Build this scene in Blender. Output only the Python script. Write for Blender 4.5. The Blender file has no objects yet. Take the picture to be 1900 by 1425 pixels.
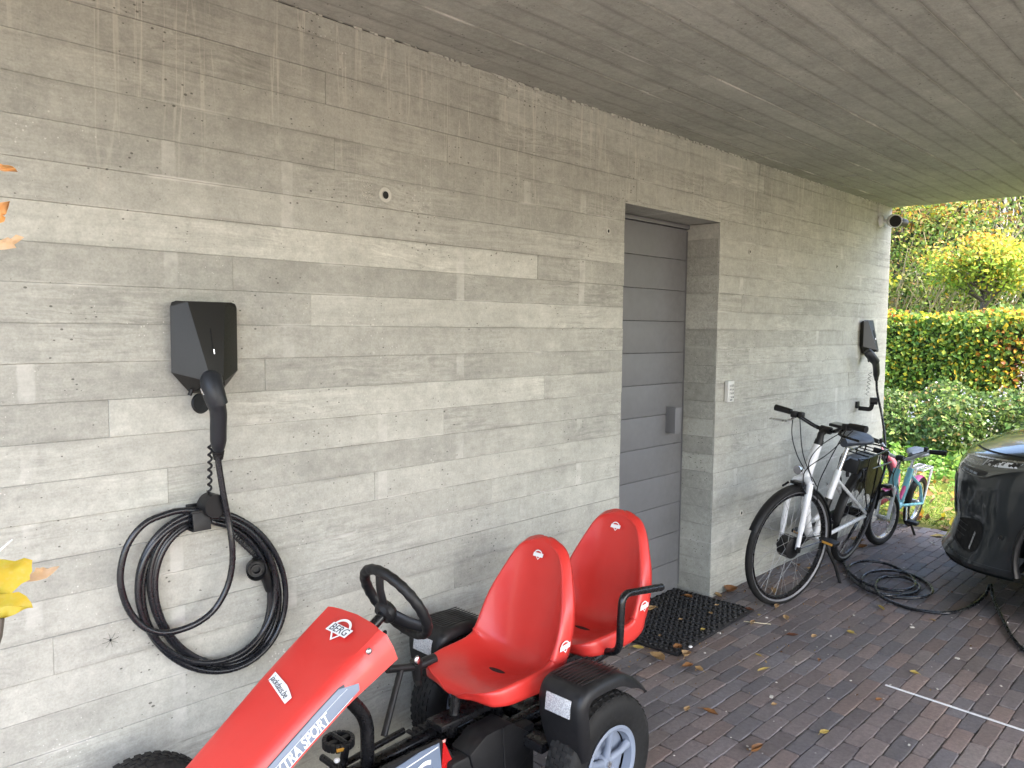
import bpy, bmesh, math, random
import numpy as np
from mathutils import Vector, Matrix, Euler
R = math.radians
rnd = random.Random(7)
nrs = np.random.RandomState(11)
scene = bpy.context.scene
COL = scene.collection

# ------------------------------------------------------------------ camera, sky, sun, exposure
CAM = dict(f=1459.44, yaw=R(46.07), pitch=R(4.146), roll=R(.606), d=2.2, h=1.513)
def cam_axes():
    cy, sy = math.cos(CAM['yaw']), math.sin(CAM['yaw']); cp, sp = math.cos(CAM['pitch']), math.sin(CAM['pitch'])
    f = Vector((sy*cp, cy*cp, -sp)); r = Vector((cy, -sy, 0)); u = r.cross(f)
    cr, sr = math.cos(CAM['roll']), math.sin(CAM['roll'])
    return r*cr+u*sr, u*cr-r*sr, f
cr_, cu_, cf_ = cam_axes()
cam_data = bpy.data.cameras.new('camera'); cam = bpy.data.objects.new('camera', cam_data); COL.objects.link(cam)
M = Matrix((cr_, cu_, -cf_)).transposed().to_4x4(); M.translation = Vector((0, -CAM['d'], CAM['h']))
cam.matrix_world = M
cam_data.sensor_width = 36; cam_data.lens = 36*CAM['f']/1900; cam_data.clip_start = .05; cam_data.clip_end = 500
scene.camera = cam
CP = Vector((0, -CAM['d'], CAM['h']))

w = bpy.data.worlds.new("World"); scene.world = w; w.use_nodes = True
nt = w.node_tree; nt.nodes.clear()
sky = nt.nodes.new('ShaderNodeTexSky'); sky.sky_type = 'NISHITA'; sky.sun_disc = False
SUN_EL, SUN_AZ = R(50), R(187)     # azimuth clockwise from +Y
sky.sun_elevation = SUN_EL; sky.sun_rotation = SUN_AZ; sky.air_density = 1.0; sky.dust_density = 3.0; sky.ozone_density = .6
bg = nt.nodes.new('ShaderNodeBackground'); bg.inputs[1].default_value = .15
wo = nt.nodes.new('ShaderNodeOutputWorld')
nt.links.new(sky.outputs[0], bg.inputs[0]); nt.links.new(bg.outputs[0], wo.inputs[0])
sd = bpy.data.lights.new('sun', 'SUN'); sun = bpy.data.objects.new('sun', sd); COL.objects.link(sun)
sd.energy = 2.2; sd.angle = R(6); sd.color = (1, .93, .82)
sv = Vector((math.sin(SUN_AZ)*math.cos(SUN_EL), math.cos(SUN_AZ)*math.cos(SUN_EL), math.sin(SUN_EL)))
sun.rotation_euler = sv.to_track_quat('Z', 'Y').to_euler(); sun.location = (0, 0, 20)
vs = scene.view_settings
vs.view_transform = 'Standard'; vs.look = 'None'; vs.gamma = 1; vs.use_curve_mapping = False; vs.exposure = 2.95
scene.cycles.max_bounces = 10; scene.cycles.diffuse_bounces = 6; scene.cycles.use_denoising = True

def ray(px, py):
    return cf_ + cr_*((px-950)/CAM['f']) - cu_*((py-712.5)/CAM['f'])
def aty(px, py, y=0.):
    v = ray(px, py); return CP + v*((y-CP.y)/v.y)
def atz(px, py, z=0.):
    v = ray(px, py); return CP + v*((z-CP.z)/v.z)
def project(P):
    v = Vector(P)-CP; z = v.dot(cf_)
    return (950+CAM['f']*v.dot(cr_)/z, 712.5-CAM['f']*v.dot(cu_)/z, z)

# ------------------------------------------------------------------ helpers: naming
def tag(o, label=None, cat=None, group=None, kind=None):
    if label: o['label'] = label
    if cat: o['category'] = cat
    if group: o['group'] = group
    if kind: o['kind'] = kind
    return o
def thing(name, label, cat, loc=(0, 0, 0), rot=(0, 0, 0), group=None):
    o = bpy.data.objects.new(name, None); COL.objects.link(o); o.location = loc; o.rotation_euler = rot
    o.empty_display_size = .1
    return tag(o, label, cat, group)
def copy_tree(o, parent=None):
    c = o.copy(); COL.objects.link(c)
    if parent is not None: c.parent = parent
    for ch in list(o.children): copy_tree(ch, c)
    return c

# ------------------------------------------------------------------ helpers: geometry
def frames(pts, closed=False):
    n = len(pts); T = []
    for i in range(n):
        a = pts[(i-1) % n] if (closed or i > 0) else pts[i]
        b = pts[(i+1) % n] if (closed or i < n-1) else pts[i]
        t = (b-a); T.append(t.normalized() if t.length > 1e-9 else Vector((0, 0, 1)))
    up = Vector((0, 0, 1)) if abs(T[0].z) < .9 else Vector((0, 1, 0))
    N = [(up - T[0]*up.dot(T[0])).normalized()]
    for i in range(1, n):
        q = T[i-1].rotation_difference(T[i]); v = q @ N[-1]; v = (v-T[i]*v.dot(T[i])).normalized(); N.append(v)
    return T, N, [T[i].cross(N[i]) for i in range(n)]
def smooth(pts, k=6, closed=False):
    P = [Vector(p) for p in pts]; n = len(P); out = []
    rng = range(n) if closed else range(n-1)
    for i in rng:
        p0 = P[(i-1) % n] if (closed or i > 0) else P[0]*2-P[1]
        p1 = P[i]; p2 = P[(i+1) % n]
        p3 = P[(i+2) % n] if (closed or i < n-2) else P[-1]*2-P[-2]
        for j in range(k):
            t = j/k
            out.append(.5*((2*p1)+(-p0+p2)*t+(2*p0-5*p1+4*p2-p3)*t*t+(-p0+3*p1-3*p2+p3)*t**3))
    if not closed: out.append(P[-1])
    return out
def rounded(pts, r=.03, k=5):
    P = [Vector(p) for p in pts]; out = [P[0]]
    for i in range(1, len(P)-1):
        a = (P[i-1]-P[i]); b = (P[i+1]-P[i]); rr = min(r, a.length*.49, b.length*.49)
        s = P[i]+a.normalized()*rr; e = P[i]+b.normalized()*rr
        for j in range(k+1):
            t = j/k; out.append((1-t)**2*s+2*t*(1-t)*P[i]+t*t*e)
    out.append(P[-1]); return out

def text_mesh(name, body, size, mat, extrude=.0002, shear=0., offset=0., ax='LEFT', ay='TOP_BASELINE'):
    tx = bpy.data.curves.new(name, 'FONT'); tx.body = body; tx.size = size; tx.extrude = extrude; tx.shear = shear; tx.offset = offset; tx.align_x = ax; tx.align_y = ay; tx.resolution_u = 3
    q = bpy.data.objects.new(name+'_tmp', tx); COL.objects.link(q); me = bpy.data.meshes.new_from_object(q.evaluated_get(bpy.context.evaluated_depsgraph_get()))
    bpy.data.objects.remove(q); bpy.data.curves.remove(tx); me.name = name; me.materials.clear(); me.materials.append(mat)
    o = bpy.data.objects.new(name, me); COL.objects.link(o); return o

class MB:
    def __init__(s, M=None): s.v = []; s.f = []; s.M = M or Matrix.Identity(4)
    def add(s, vs, fs):
        b = len(s.v); s.v += [tuple(s.M @ Vector(x)) for x in vs]; s.f += [tuple(b+i for i in f) for f in fs]; return s
    def box(s, c, d, rot=None, ch=0.):
        hx, hy, hz = d[0]/2, d[1]/2, d[2]/2; ch = min(ch, hx*.9, hy*.9, hz*.9)
        Mx = Matrix.Translation(Vector(c)) @ ((rot if isinstance(rot, Matrix) else Euler(rot).to_matrix()).to_4x4() if rot is not None else Matrix.Identity(4))
        if ch <= 0:
            vs = [(x*hx, y*hy, z*hz) for z in (-1, 1) for y in (-1, 1) for x in (-1, 1)]
            fs = [(0, 2, 3, 1), (4, 5, 7, 6), (0, 1, 5, 4), (2, 6, 7, 3), (0, 4, 6, 2), (1, 3, 7, 5)]
            return s.add([Mx @ Vector(x) for x in vs], fs)
        bm = bmesh.new(); bmesh.ops.create_cube(bm, size=1)
        for vv in bm.verts: vv.co = Vector((vv.co.x*2*hx, vv.co.y*2*hy, vv.co.z*2*hz))
        bmesh.ops.bevel(bm, geom=list(bm.edges), offset=ch, segments=2, profile=.6, affect='EDGES')
        bm.verts.index_update()
        s.add([Mx @ vv.co for vv in bm.verts], [[q.index for q in f.verts] for f in bm.faces]); bm.free(); return s
    def tube(s, pts, r, seg=10, closed=False, caps=True, flat=None):
        pts = [Vector(p) for p in pts]; T, N, B = frames(pts, closed); n = len(pts); vs = []
        for i in range(n):
            ri = r[i] if isinstance(r, list) else r
            ra, rb = (ri if isinstance(ri, (list, tuple)) else (ri, ri))
            for j in range(seg):
                a = 2*math.pi*j/seg; vs.append(pts[i]+N[i]*math.cos(a)*ra+B[i]*math.sin(a)*rb)
        fs = []
        for i in range(n if closed else n-1):
            k = (i+1) % n
            for j in range(seg): fs.append((i*seg+j, i*seg+(j+1) % seg, k*seg+(j+1) % seg, k*seg+j))
        if caps and not closed: fs.append(tuple(range(seg))[::-1]); fs.append(tuple((n-1)*seg+j for j in range(seg)))
        return s.add(vs, fs)
    def lathe(s, prof, c, axis, seg=32, closed_prof=False, cap=False):
        # prof: (radius, along axis)
        ax = Vector(axis).normalized(); c = Vector(c)
        up = Vector((0, 0, 1)) if abs(ax.z) < .9 else Vector((1, 0, 0)); n = (up-ax*up.dot(ax)).normalized(); b = ax.cross(n)
        m = len(prof); vs = []
        for i in range(seg):
            a = 2*math.pi*i/seg; d = n*math.cos(a)+b*math.sin(a)
            for (rr, h) in prof: vs.append(c+d*rr+ax*h)
        fs = []
        for i in range(seg):
            k = (i+1) % seg
            for j in range(m if closed_prof else m-1):
                q = (j+1) % m; fs.append((i*m+j, i*m+q, k*m+q, k*m+j))
        if cap:
            fs.append(tuple(i*m for i in range(seg))); fs.append(tuple(i*m+m-1 for i in range(seg))[::-1])
        return s.add(vs, fs)
    def cyl(s, a, b, r, seg=16): return s.tube([a, b], r, seg)
    def sph(s, c, r, seg=12, rings=8):
        r3 = r if isinstance(r, (tuple, list)) else (r, r, r); vs = []; fs = []
        for i in range(rings+1):
            t = math.pi*i/rings
            for j in range(seg):
                a = 2*math.pi*j/seg; vs.append((c[0]+r3[0]*math.sin(t)*math.cos(a), c[1]+r3[1]*math.sin(t)*math.sin(a), c[2]+r3[2]*math.cos(t)))
        for i in range(rings):
            for j in range(seg): fs.append((i*seg+j, (i+1)*seg+j, (i+1)*seg+(j+1) % seg, i*seg+(j+1) % seg))
        return s.add(vs, fs)
    def grid(s, rows, closed=False):
        m = len(rows[0]); vs = [p for r in rows for p in r]; fs = []
        for i in range(len(rows)-1):
            for j in range(m if closed else m-1):
                q = (j+1) % m; fs.append((i*m+j, i*m+q, (i+1)*m+q, (i+1)*m+j))
        return s.add(vs, fs)
    def prism(s, poly, d):
        d = Vector(d); n = len(poly); vs = [Vector(p) for p in poly]+[Vector(p)+d for p in poly]
        fs = [tuple(range(n))[::-1], tuple(range(n, 2*n))]+[(i, (i+1) % n, n+(i+1) % n, n+i) for i in range(n)]
        return s.add(vs, fs)
    def build(s, name, mat, parent=None, off=None, sharp=38, kind=None, label=None, cat=None, solid=0., weld=True, bevel=0.):
        o_ = Vector(off) if off is not None else Vector((0, 0, 0))
        me = bpy.data.meshes.new(name); me.from_pydata([tuple(Vector(x)-o_) for x in s.v], [], s.f)
        bm = bmesh.new(); bm.from_mesh(me)
        if weld: bmesh.ops.remove_doubles(bm, verts=bm.verts, dist=1e-6)
        bmesh.ops.recalc_face_normals(bm, faces=bm.faces)
        if solid: 
            bmesh.ops.solidify(bm, geom=list(bm.faces), thickness=solid)
        if bevel:
            es = [e for e in bm.edges if len(e.link_faces) == 2 and e.calc_face_angle(0) > R(30)]
            bmesh.ops.bevel(bm, geom=es, offset=bevel, segments=2, profile=.6, affect='EDGES', clamp_overlap=True)
        ca = R(sharp)
        for f in bm.faces: f.smooth = True
        for e in bm.edges:
            if len(e.link_faces) == 2 and e.calc_face_angle(0) > ca: e.smooth = False
        bm.to_mesh(me); bm.free()
        ob = bpy.data.objects.new(name, me); COL.objects.link(ob)
        if mat: me.materials.append(mat)
        if parent is not None: ob.parent = parent
        return tag(ob, label, cat, None, kind)

# ------------------------------------------------------------------ materials
MATS = {}
class NB:
    def __init__(s, name):
        s.m = bpy.data.materials.new(name); s.m.use_nodes = True; s.t = s.m.node_tree; s.t.nodes.clear()
        s.out = s.n('ShaderNodeOutputMaterial')
    def n(s, typ, **kw):
        x = s.t.nodes.new(typ)
        for k, v in kw.items(): setattr(x, k, v)
        return x
    def L(s, a, b): s.t.links.new(a, b)
    def val(s, x, inp):
        if isinstance(x, (int, float)): inp.default_value = x
        elif isinstance(x, (tuple, list)): inp.default_value = tuple(x) if len(x) == 4 or len(inp.default_value) == 3 else (*x, 1)
        else: s.L(x, inp)
    def math(s, op, a, b=0., c=None, clamp=False):
        x = s.n('ShaderNodeMath', operation=op); x.use_clamp = clamp; s.val(a, x.inputs[0]); s.val(b, x.inputs[1])
        if c is not None: s.val(c, x.inputs[2])
        return x.outputs[0]
    def vmath(s, op, a, b):
        x = s.n('ShaderNodeVectorMath', operation=op); s.val(a, x.inputs[0]); s.val(b, x.inputs[1]); return x.outputs[0]
    def noise(s, vec, scale, detail=4, rough=.55, dist=0., out=0):
        x = s.n('ShaderNodeTexNoise'); s.L(vec, x.inputs['Vector']); x.inputs['Scale'].default_value = scale
        x.inputs['Detail'].default_value = detail; x.inputs['Roughness'].default_value = rough; x.inputs['Distortion'].default_value = dist
        return x.outputs[out]
    def mapr(s, v, a, b, c=0., d=1.):
        x = s.n('ShaderNodeMapRange'); s.val(v, x.inputs[0]); x.inputs[1].default_value = a; x.inputs[2].default_value = b
        x.inputs[3].default_value = c; x.inputs[4].default_value = d; return x.outputs[0]
    def mix(s, f, a, b, typ='MIX'):
        x = s.n('ShaderNodeMix', data_type='RGBA', blend_type=typ); s.val(f, x.inputs[0]); s.val(a, x.inputs[6]); s.val(b, x.inputs[7]); return x.outputs[2]
    def scalev(s, vec, sc):
        x = s.n('ShaderNodeMapping'); s.L(vec, x.inputs[0]); x.inputs[3].default_value = sc; return x.outputs[0]
    def bsdf(s, color, rough=.5, metal=0., spec=.5, bump=None, bstr=.3, bdist=.01, **kw):
        b = s.n('ShaderNodeBsdfPrincipled'); s.val(color, b.inputs['Base Color']); s.val(rough, b.inputs['Roughness'])
        b.inputs['Metallic'].default_value = metal; b.inputs['Specular IOR Level'].default_value = spec
        for k, v in kw.items(): s.val(v, b.inputs[k.replace('_', ' ')])
        if bump is not None:
            q = s.n('ShaderNodeBump'); q.inputs['Strength'].default_value = bstr; q.inputs['Distance'].default_value = bdist
            s.L(bump, q.inputs['Height']); s.L(q.outputs[0], b.inputs['Normal'])
        s.L(b.outputs[0], s.out.inputs[0]); return b
def simple(name, color, rough=.45, metal=0., spec=.5, var=.12, nscale=40, bstr=.15, dust=0., coat=0., dustcol=(.3, .27, .23)):
    b = NB(name); tc = b.n('ShaderNodeTexCoord').outputs['Object']
    n1 = b.noise(tc, nscale, 4); n2 = b.noise(tc, nscale*.15, 3)
    c = b.mix(b.mapr(n2, .3, .7), tuple(x*(1-var) for x in color), tuple(min(1, x*(1+var)) for x in color))
    if dust:
        geo = b.n('ShaderNodeNewGeometry'); sep = b.n('ShaderNodeSeparateXYZ'); b.L(geo.outputs['Normal'], sep.inputs[0])
        f = b.math('MULTIPLY', b.mapr(sep.outputs[2], 0, 1), b.math('MULTIPLY', b.mapr(n1, .35, .7), dust), clamp=True)
        c = b.mix(f, c, dustcol)
    rr = b.mapr(n1, .3, .7, max(0.02, rough-.08), min(1, rough+.1))
    b.bsdf(c, rr, metal, spec, bump=n1, bstr=bstr, bdist=.001, Coat_Weight=coat, Coat_Roughness=.08)
    MATS[name] = b.m; return b.m

def concrete(name, dark=1.0, ceil=False):
    b = NB(name)
    tc = b.n('ShaderNodeTexCoord').outputs['Object']; oi = b.n('ShaderNodeObjectInfo')
    sp = b.n('ShaderNodeSeparateXYZ'); b.L(tc, sp.inputs[0])
    # grain runs along X; offset per board
    cm = b.n('ShaderNodeCombineXYZ'); b.L(b.math('MULTIPLY', oi.outputs['Random'], 37.), cm.inputs[0]); b.L(b.math('MULTIPLY', oi.outputs['Random'], 11.), cm.inputs[1])
    v = b.vmath('ADD', tc, cm.outputs[0])
    warp = b.noise(b.scalev(v, (1.6, 6, 6)), 1.6, 3, .5)
    wv = b.n('ShaderNodeCombineXYZ'); wq = b.math('MULTIPLY', b.math('SUBTRACT', warp, .5), .12); b.L(wq, wv.inputs[2]); b.L(wq, wv.inputs[1])
    vw = b.vmath('ADD', v, wv.outputs[0])
    grain = b.noise(b.scalev(vw, (1.2, 55, 55)), 1.6, 4, .6)
    grain2 = b.noise(b.scalev(vw, (5, 160, 160)), 1.5, 3, .6)
    blot = b.noise(tc, 1.3, 4, .6); blot2 = b.noise(v, 7, 5, .65); fine = b.noise(tc, 160, 4, .7); mid = b.noise(v, 38, 5, .7)
    isgr = b.mapr(b.noise(b.scalev(v, (.9, .9, .9)), 1.7, 2), .42, .62)   # areas that kept the wood grain
    tone = b.n('ShaderNodeSeparateColor'); b.L(oi.outputs['Color'], tone.inputs[0])
    base = b.mix(b.mapr(blot, .35, .7), (.333*dark*(.975 if ceil else 1), .332*dark, .298*dark), (.407*dark*(.975 if ceil else 1), .404*dark, .361*dark))
    def fac(n, lo, hi): return b.mapr(n, .25, .75, lo, hi)
    str_ = b.noise(b.scalev(vw, (3.2, 16, 16)), 1.8, 6, .7)
    m = b.math('MULTIPLY', b.math('MULTIPLY', b.math('MULTIPLY', fac(blot2, .86, 1.14), fac(fine, .86, 1.14)), fac(mid, .86, 1.14)), fac(str_, .90, 1.1))
    gr = b.math('MULTIPLY', fac(grain, .76 if not ceil else .9, 1.24 if not ceil else 1.1), fac(grain2, .90, 1.1))
    gm = b.math('ADD', b.math('MULTIPLY', isgr, b.math('SUBTRACT', gr, 1.)), 1.)
    m = b.math('MULTIPLY', m, gm)
    m = b.math('MULTIPLY', m, b.math('MULTIPLY', tone.outputs[0], 2.))
    base = b.mix(1., base, b.n('ShaderNodeCombineColor').outputs[0], 'MULTIPLY') if False else base
    cc = b.n('ShaderNodeCombineColor')
    for i in range(3): b.L(m, cc.inputs[i])
    c = b.mix(1., base, cc.outputs[0], 'MULTIPLY')
    # pale upright nail-batten patches, one board high, on vertical columns
    px = b.math('DIVIDE', b.math('ADD', sp.outputs[0], .10), .36)
    fx = b.math('ABSOLUTE', b.math('SUBTRACT', b.math('FRACT', b.math('ADD', px, b.math('MULTIPLY', b.math('SUBTRACT', mid, .5), .035))), .5))
    colm = b.mapr(fx, .045, .06, 1, 0)
    wn = b.n('ShaderNodeTexWhiteNoise', noise_dimensions='2D'); cv = b.n('ShaderNodeCombineXYZ')
    b.L(b.math('FLOOR', px), cv.inputs[0]); b.L(b.math('FLOOR', b.math('MULTIPLY', b.math('ADD', sp.outputs[2], -.01), 10.)), cv.inputs[1]); b.L(cv.outputs[0], wn.inputs[0])
    pm = b.math('MULTIPLY', colm, b.math('GREATER_THAN', wn.outputs[0], 2. if ceil else .80))
    pm = b.math('MULTIPLY', pm, b.mapr(blot2, .35, .6)); pm = b.math('MULTIPLY', pm, b.math('LESS_THAN', sp.outputs[2], 2.1))
    c = b.mix(b.math('MULTIPLY', pm, .42), c, (.60, .59, .55))
    # seams between the form boards: partly dark, partly pale slurry
    sz = b.math('FRACT', b.math('MULTIPLY', b.math('ADD', sp.outputs[1 if ceil else 2], b.math('ADD', 0. if ceil else -.01, b.math('MULTIPLY', b.math('SUBTRACT', mid, .5), .004))), 10.))
    sz = b.math('MULTIPLY', b.math('MINIMUM', sz, b.math('SUBTRACT', 1., sz)), 1.)
    along = b.noise(b.scalev(tc, (2.2, 9 if ceil else 1, 9)), 1., 4, .6)
    c = b.mix(b.math('MULTIPLY', b.mapr(sz, .02, .07, 1, 0), b.mapr(along, .56, .68)), c, (.56, .55, .51))
    c = b.mix(b.math('MULTIPLY', b.mapr(sz, .02, .16 if ceil else .14, .42 if ceil else .25, 0), b.mapr(along, .72 if ceil else .50, .40)), c, (.13, .125, .11))
    # lime runs from the top of the wall
    dn = b.noise(b.scalev(tc, (19, 19, .8)), 1., 3, .5, .35)
    dn2 = b.noise(b.scalev(tc, (9, 9, .5)), 1., 2, .5)
    top = b.mapr(b.math('ADD', sp.outputs[2], b.math('MULTIPLY', dn2, .8)), 2.15, 2.75)
    dr = b.math('MAXIMUM', b.mapr(dn, .66, .74), b.mapr(b.math('ABSOLUTE', b.math('SUBTRACT', dn, .43)), 0., .018, 1, 0))
    dr = b.math('MULTIPLY', b.math('MULTIPLY', dr, top), b.mapr(b.noise(b.scalev(tc, (3, 3, 3)), 1.3, 3), .36, .54, .2, 1))
    c = b.mix(b.math('MULTIPLY', dr, .55), c, (.60, .57, .50))
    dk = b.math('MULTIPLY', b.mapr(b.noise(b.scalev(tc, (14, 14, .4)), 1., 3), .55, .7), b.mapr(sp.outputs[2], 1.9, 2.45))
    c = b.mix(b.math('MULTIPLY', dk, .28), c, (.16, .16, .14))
    # pin holes and pale chips
    vo = b.n('ShaderNodeTexVoronoi'); b.L(b.vmath('ADD', tc, b.scalev(tc, (0, 0, .5))), vo.inputs['Vector']); vo.inputs['Scale'].default_value = 40
    rad = b.mapr(b.noise(tc, 4, 2), .42, .72, .04, .20)
    hole = b.math('LESS_THAN', vo.outputs['Distance'], rad)
    vsp = b.n('ShaderNodeSeparateColor'); b.L(vo.outputs['Color'], vsp.inputs[0])
    hole = b.math('MULTIPLY', hole, b.math('GREATER_THAN', vsp.outputs[0], .38))
    c = b.mix(b.math('MULTIPLY', hole, .75), c, (.07, .068, .06))
    vo2 = b.n('ShaderNodeTexVoronoi'); b.L(tc, vo2.inputs['Vector']); vo2.inputs['Scale'].default_value = 75
    chip = b.math('MULTIPLY', b.math('LESS_THAN', vo2.outputs['Distance'], b.mapr(b.noise(tc, 3.1, 3), .46, .72, .0, .24)), b.math('GREATER_THAN', b.math('FRACT', b.math('MULTIPLY', vsp.outputs[1], 7.)), .6))
    c = b.mix(b.math('MULTIPLY', chip, .6), c, (.68, .66, .62))
    h = b.math('ADD', b.math('MULTIPLY', grain, b.math('MULTIPLY', isgr, .9)), b.math('ADD', b.math('MULTIPLY', mid, .55), b.math('MULTIPLY', fine, .25)))
    h = b.math('SUBTRACT', h, b.math('MULTIPLY', hole, 1.4)); h = b.math('ADD', h, b.math('MULTIPLY', blot2, .5))
    b.bsdf(c, .82, 0, .3, bump=h, bstr=.55, bdist=.003)
    MATS[name] = b.m; return b.m

def brickmat(name, attr):
    b = NB(name)
    tc = b.n('ShaderNodeTexCoord').outputs['Object'] if attr else b.n('ShaderNodeNewGeometry').outputs['Position']
    if attr:
        a = b.n('ShaderNodeAttribute', attribute_name='Col'); col = a.outputs['Color']
    else:
        col = b.n('ShaderNodeObjectInfo').outputs['Color']
    if attr: tc = b.n('ShaderNodeNewGeometry').outputs['Position']
    n1 = b.noise(tc, 55, 5, .7); n2 = b.noise(tc, 9, 4, .6); n3 = b.noise(tc, 260, 3, .7); n4 = b.noise(tc, 1.6, 3, .6)
    m = b.math('MULTIPLY', b.math('MULTIPLY', b.mapr(n1, .25, .75, .72, 1.28), b.mapr(n3, .25, .75, .85, 1.15)), b.mapr(n4, .3, .7, .85, 1.2))
    cc = b.n('ShaderNodeCombineColor')
    for i in range(3): b.L(m, cc.inputs[i])
    c = b.mix(1., col, cc.outputs[0], 'MULTIPLY')
    c = b.mix(b.math('MULTIPLY', b.mapr(n2, .5, .75), .3), c, (.19, .175, .155))
    vo = b.n('ShaderNodeTexVoronoi'); b.L(tc, vo.inputs['Vector']); vo.inputs['Scale'].default_value = 22
    vs_ = b.n('ShaderNodeSeparateColor'); b.L(vo.outputs['Color'], vs_.inputs[0])
    sp = b.math('MULTIPLY', b.math('LESS_THAN', vo.outputs['Distance'], .07), b.math('GREATER_THAN', vs_.outputs[0], .8))
    c = b.mix(b.math('MULTIPLY', sp, .7), c, (.5, .48, .44))
    b.bsdf(c, b.mapr(n2, .3, .7, .6, .8), 0, .35, bump=b.math('ADD', n1, b.math('MULTIPLY', n3, .5)), bstr=.6, bdist=.003)
    MATS[name] = b.m; return b.m

def leafmat(name, trans=.45, rough=.5):
    b = NB(name)
    a = b.n('ShaderNodeAttribute', attribute_name='Col'); tc = b.n('ShaderNodeTexCoord').outputs['Object']
    n = b.noise(tc, 60, 3)
    c = b.mix(b.mapr(n, .3, .7, 0, .35), a.outputs['Color'], (.3, .25, .08), 'MIX')
    c = b.mix(.75, c, a.outputs['Color'])
    pb = b.n('ShaderNodeBsdfPrincipled'); b.L(c, pb.inputs['Base Color']); pb.inputs['Roughness'].default_value = rough; pb.inputs['Specular IOR Level'].default_value = .35
    tr = b.n('ShaderNodeBsdfTranslucent'); b.L(c, tr.inputs[0]); ms = b.n('ShaderNodeMixShader'); ms.inputs[0].default_value = trans
    b.L(pb.outputs[0], ms.inputs[1]); b.L(tr.outputs[0], ms.inputs[2]); b.L(ms.outputs[0], b.out.inputs[0])
    MATS[name] = b.m; return b.m

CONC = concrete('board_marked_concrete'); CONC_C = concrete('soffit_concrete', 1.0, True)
BRICK = brickmat('clinker_brick', False); BRICK_A = brickmat('clinker_brick_mass', True)
LEAF = leafmat('foliage'); 
BLACKP = simple('black_plastic', (.009, .009, .010), .45, spec=.35, dust=.05)
BLACKM = simple('black_metal', (.008, .008, .009), .26, spec=.45, var=.05, bstr=.0)
RUBBER = simple('tyre_rubber', (.012, .012, .012), .7, spec=.25, dust=.12, nscale=80, bstr=.4)
CABLE = simple('cable_black', (.010, .011, .014), .26, spec=.5, bstr=.02)
RED = simple('red_plastic', (.58, .034, .027), .36, spec=.5, var=.05, nscale=18, bstr=.04, coat=.12)
RIMG = simple('grey_rim', (.19, .22, .28), .45, spec=.4, var=.08, dust=.15)
SILVER = simple('silver_metal', (.55, .55, .56), .28, metal=.9)
CHROME = simple('chrome', (.75, .75, .76), .12, metal=1., var=.03, bstr=.02)
WHITEP = simple('white_paint', (.72, .73, .75), .25, var=.04, coat=.3, bstr=.03)
WHITE = simple('white_print', (.78, .78, .78), .4, var=.03, bstr=.02)
GREYDEC = simple('grey_decal', (.15, .185, .25), .35, var=.05, bstr=.02)
DARKPRINT = simple('dark_print', (.02, .025, .035), .4)
REDREFL = simple('red_reflector', (.45, .01, .01), .2, spec=.8)
DOORP = simple('door_paint', (.138, .140, .147), .5, var=.06, nscale=25, bstr=.12)
DARK = simple('dark_gap', (.006, .006, .006), .8)
b = NB('car_paint'); b.bsdf((.022, .026, .028), .3, .2, .5, Coat_Weight=.9, Coat_Roughness=.04); CARPAINT = b.m
CARTRIM = simple('car_black_trim', (.012, .012, .013), .38, dust=.15)
CARGLASS = simple('car_glass', (.01, .012, .014), .05, spec=.8, var=.02, bstr=0)
SAND = simple('jointing_sand', (.075, .066, .056), .95, nscale=200, bstr=.6)
SOIL = simple('soil', (.16, .13, .09), .95, nscale=30, bstr=.6)
BARK = simple('bark', (.09, .075, .06), .9, nscale=30, bstr=.8)
BIRCH = simple('pale_bark', (.55, .54, .5), .8, nscale=12, var=.3)
TWIG = simple('dry_twigs', (.30, .26, .17), .85, nscale=20)
LBLUE = simple('pale_blue_paint', (.20, .50, .60), .3, coat=.3, var=.05)
PINK = simple('pink_paint', (.55, .06, .22), .35, coat=.2)
PINKT = simple('pink_tyre', (.20, .035, .06), .6)
RUBM = simple('mat_rubber', (.008, .008, .010), .6, dust=.06, nscale=90, bstr=.4)
b = NB('reflector_white'); tc = b.n('ShaderNodeTexCoord').outputs['Object']
vo = b.n('ShaderNodeTexVoronoi'); b.L(tc, vo.inputs['Vector']); vo.inputs['Scale'].default_value = 260
b.bsdf(b.mix(b.mapr(vo.outputs['Distance'], 0, .7), (.85, .86, .88), (.45, .46, .48)), .25, .2, .8, bump=vo.outputs['Distance'], bstr=.6, bdist=.002); WREFL = b.m
# ================================================================== WALL
X0, X1, WT, CZ = -3.0, 6.56, .40, 2.476
DX0, DX1, DZ = 3.03, 3.91, 2.093
wall = thing('concrete_wall', 'long grey board-marked concrete wall with a recessed doorway under the canopy', 'wall', (3, 0, 0))
def board_mesh(name, x0, x1, z0, z1, proud, ax='y', extra=0.):
    # chamfered slab; face towards -y (ax y), towards -z (ax z) or towards -x (ax x)
    a = .0011; vs = []
    def P(u, v, d):
        return (u, -d, v) if ax == 'y' else ((u, v, -d) if ax == 'z' else (-d, u, v))
    u0, u1, v0, v1 = x0+.0002, x1-.0002, z0+.0002, z1-.0002
    for (q, d) in ((0, -.011), (0, proud-a), (a, proud)):
        vs += [P(u0+q, v0+q, d), P(u1-q, v0+q, d), P(u1-q, v1-q, d), P(u0+q, v1-q, d)]
    fs = [(8, 9, 10, 11)]
    for k in (0, 4):
        for i in range(4): fs.append((k+i, k+(i+1) % 4, k+4+(i+1) % 4, k+4+i))
    return vs, fs
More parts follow.
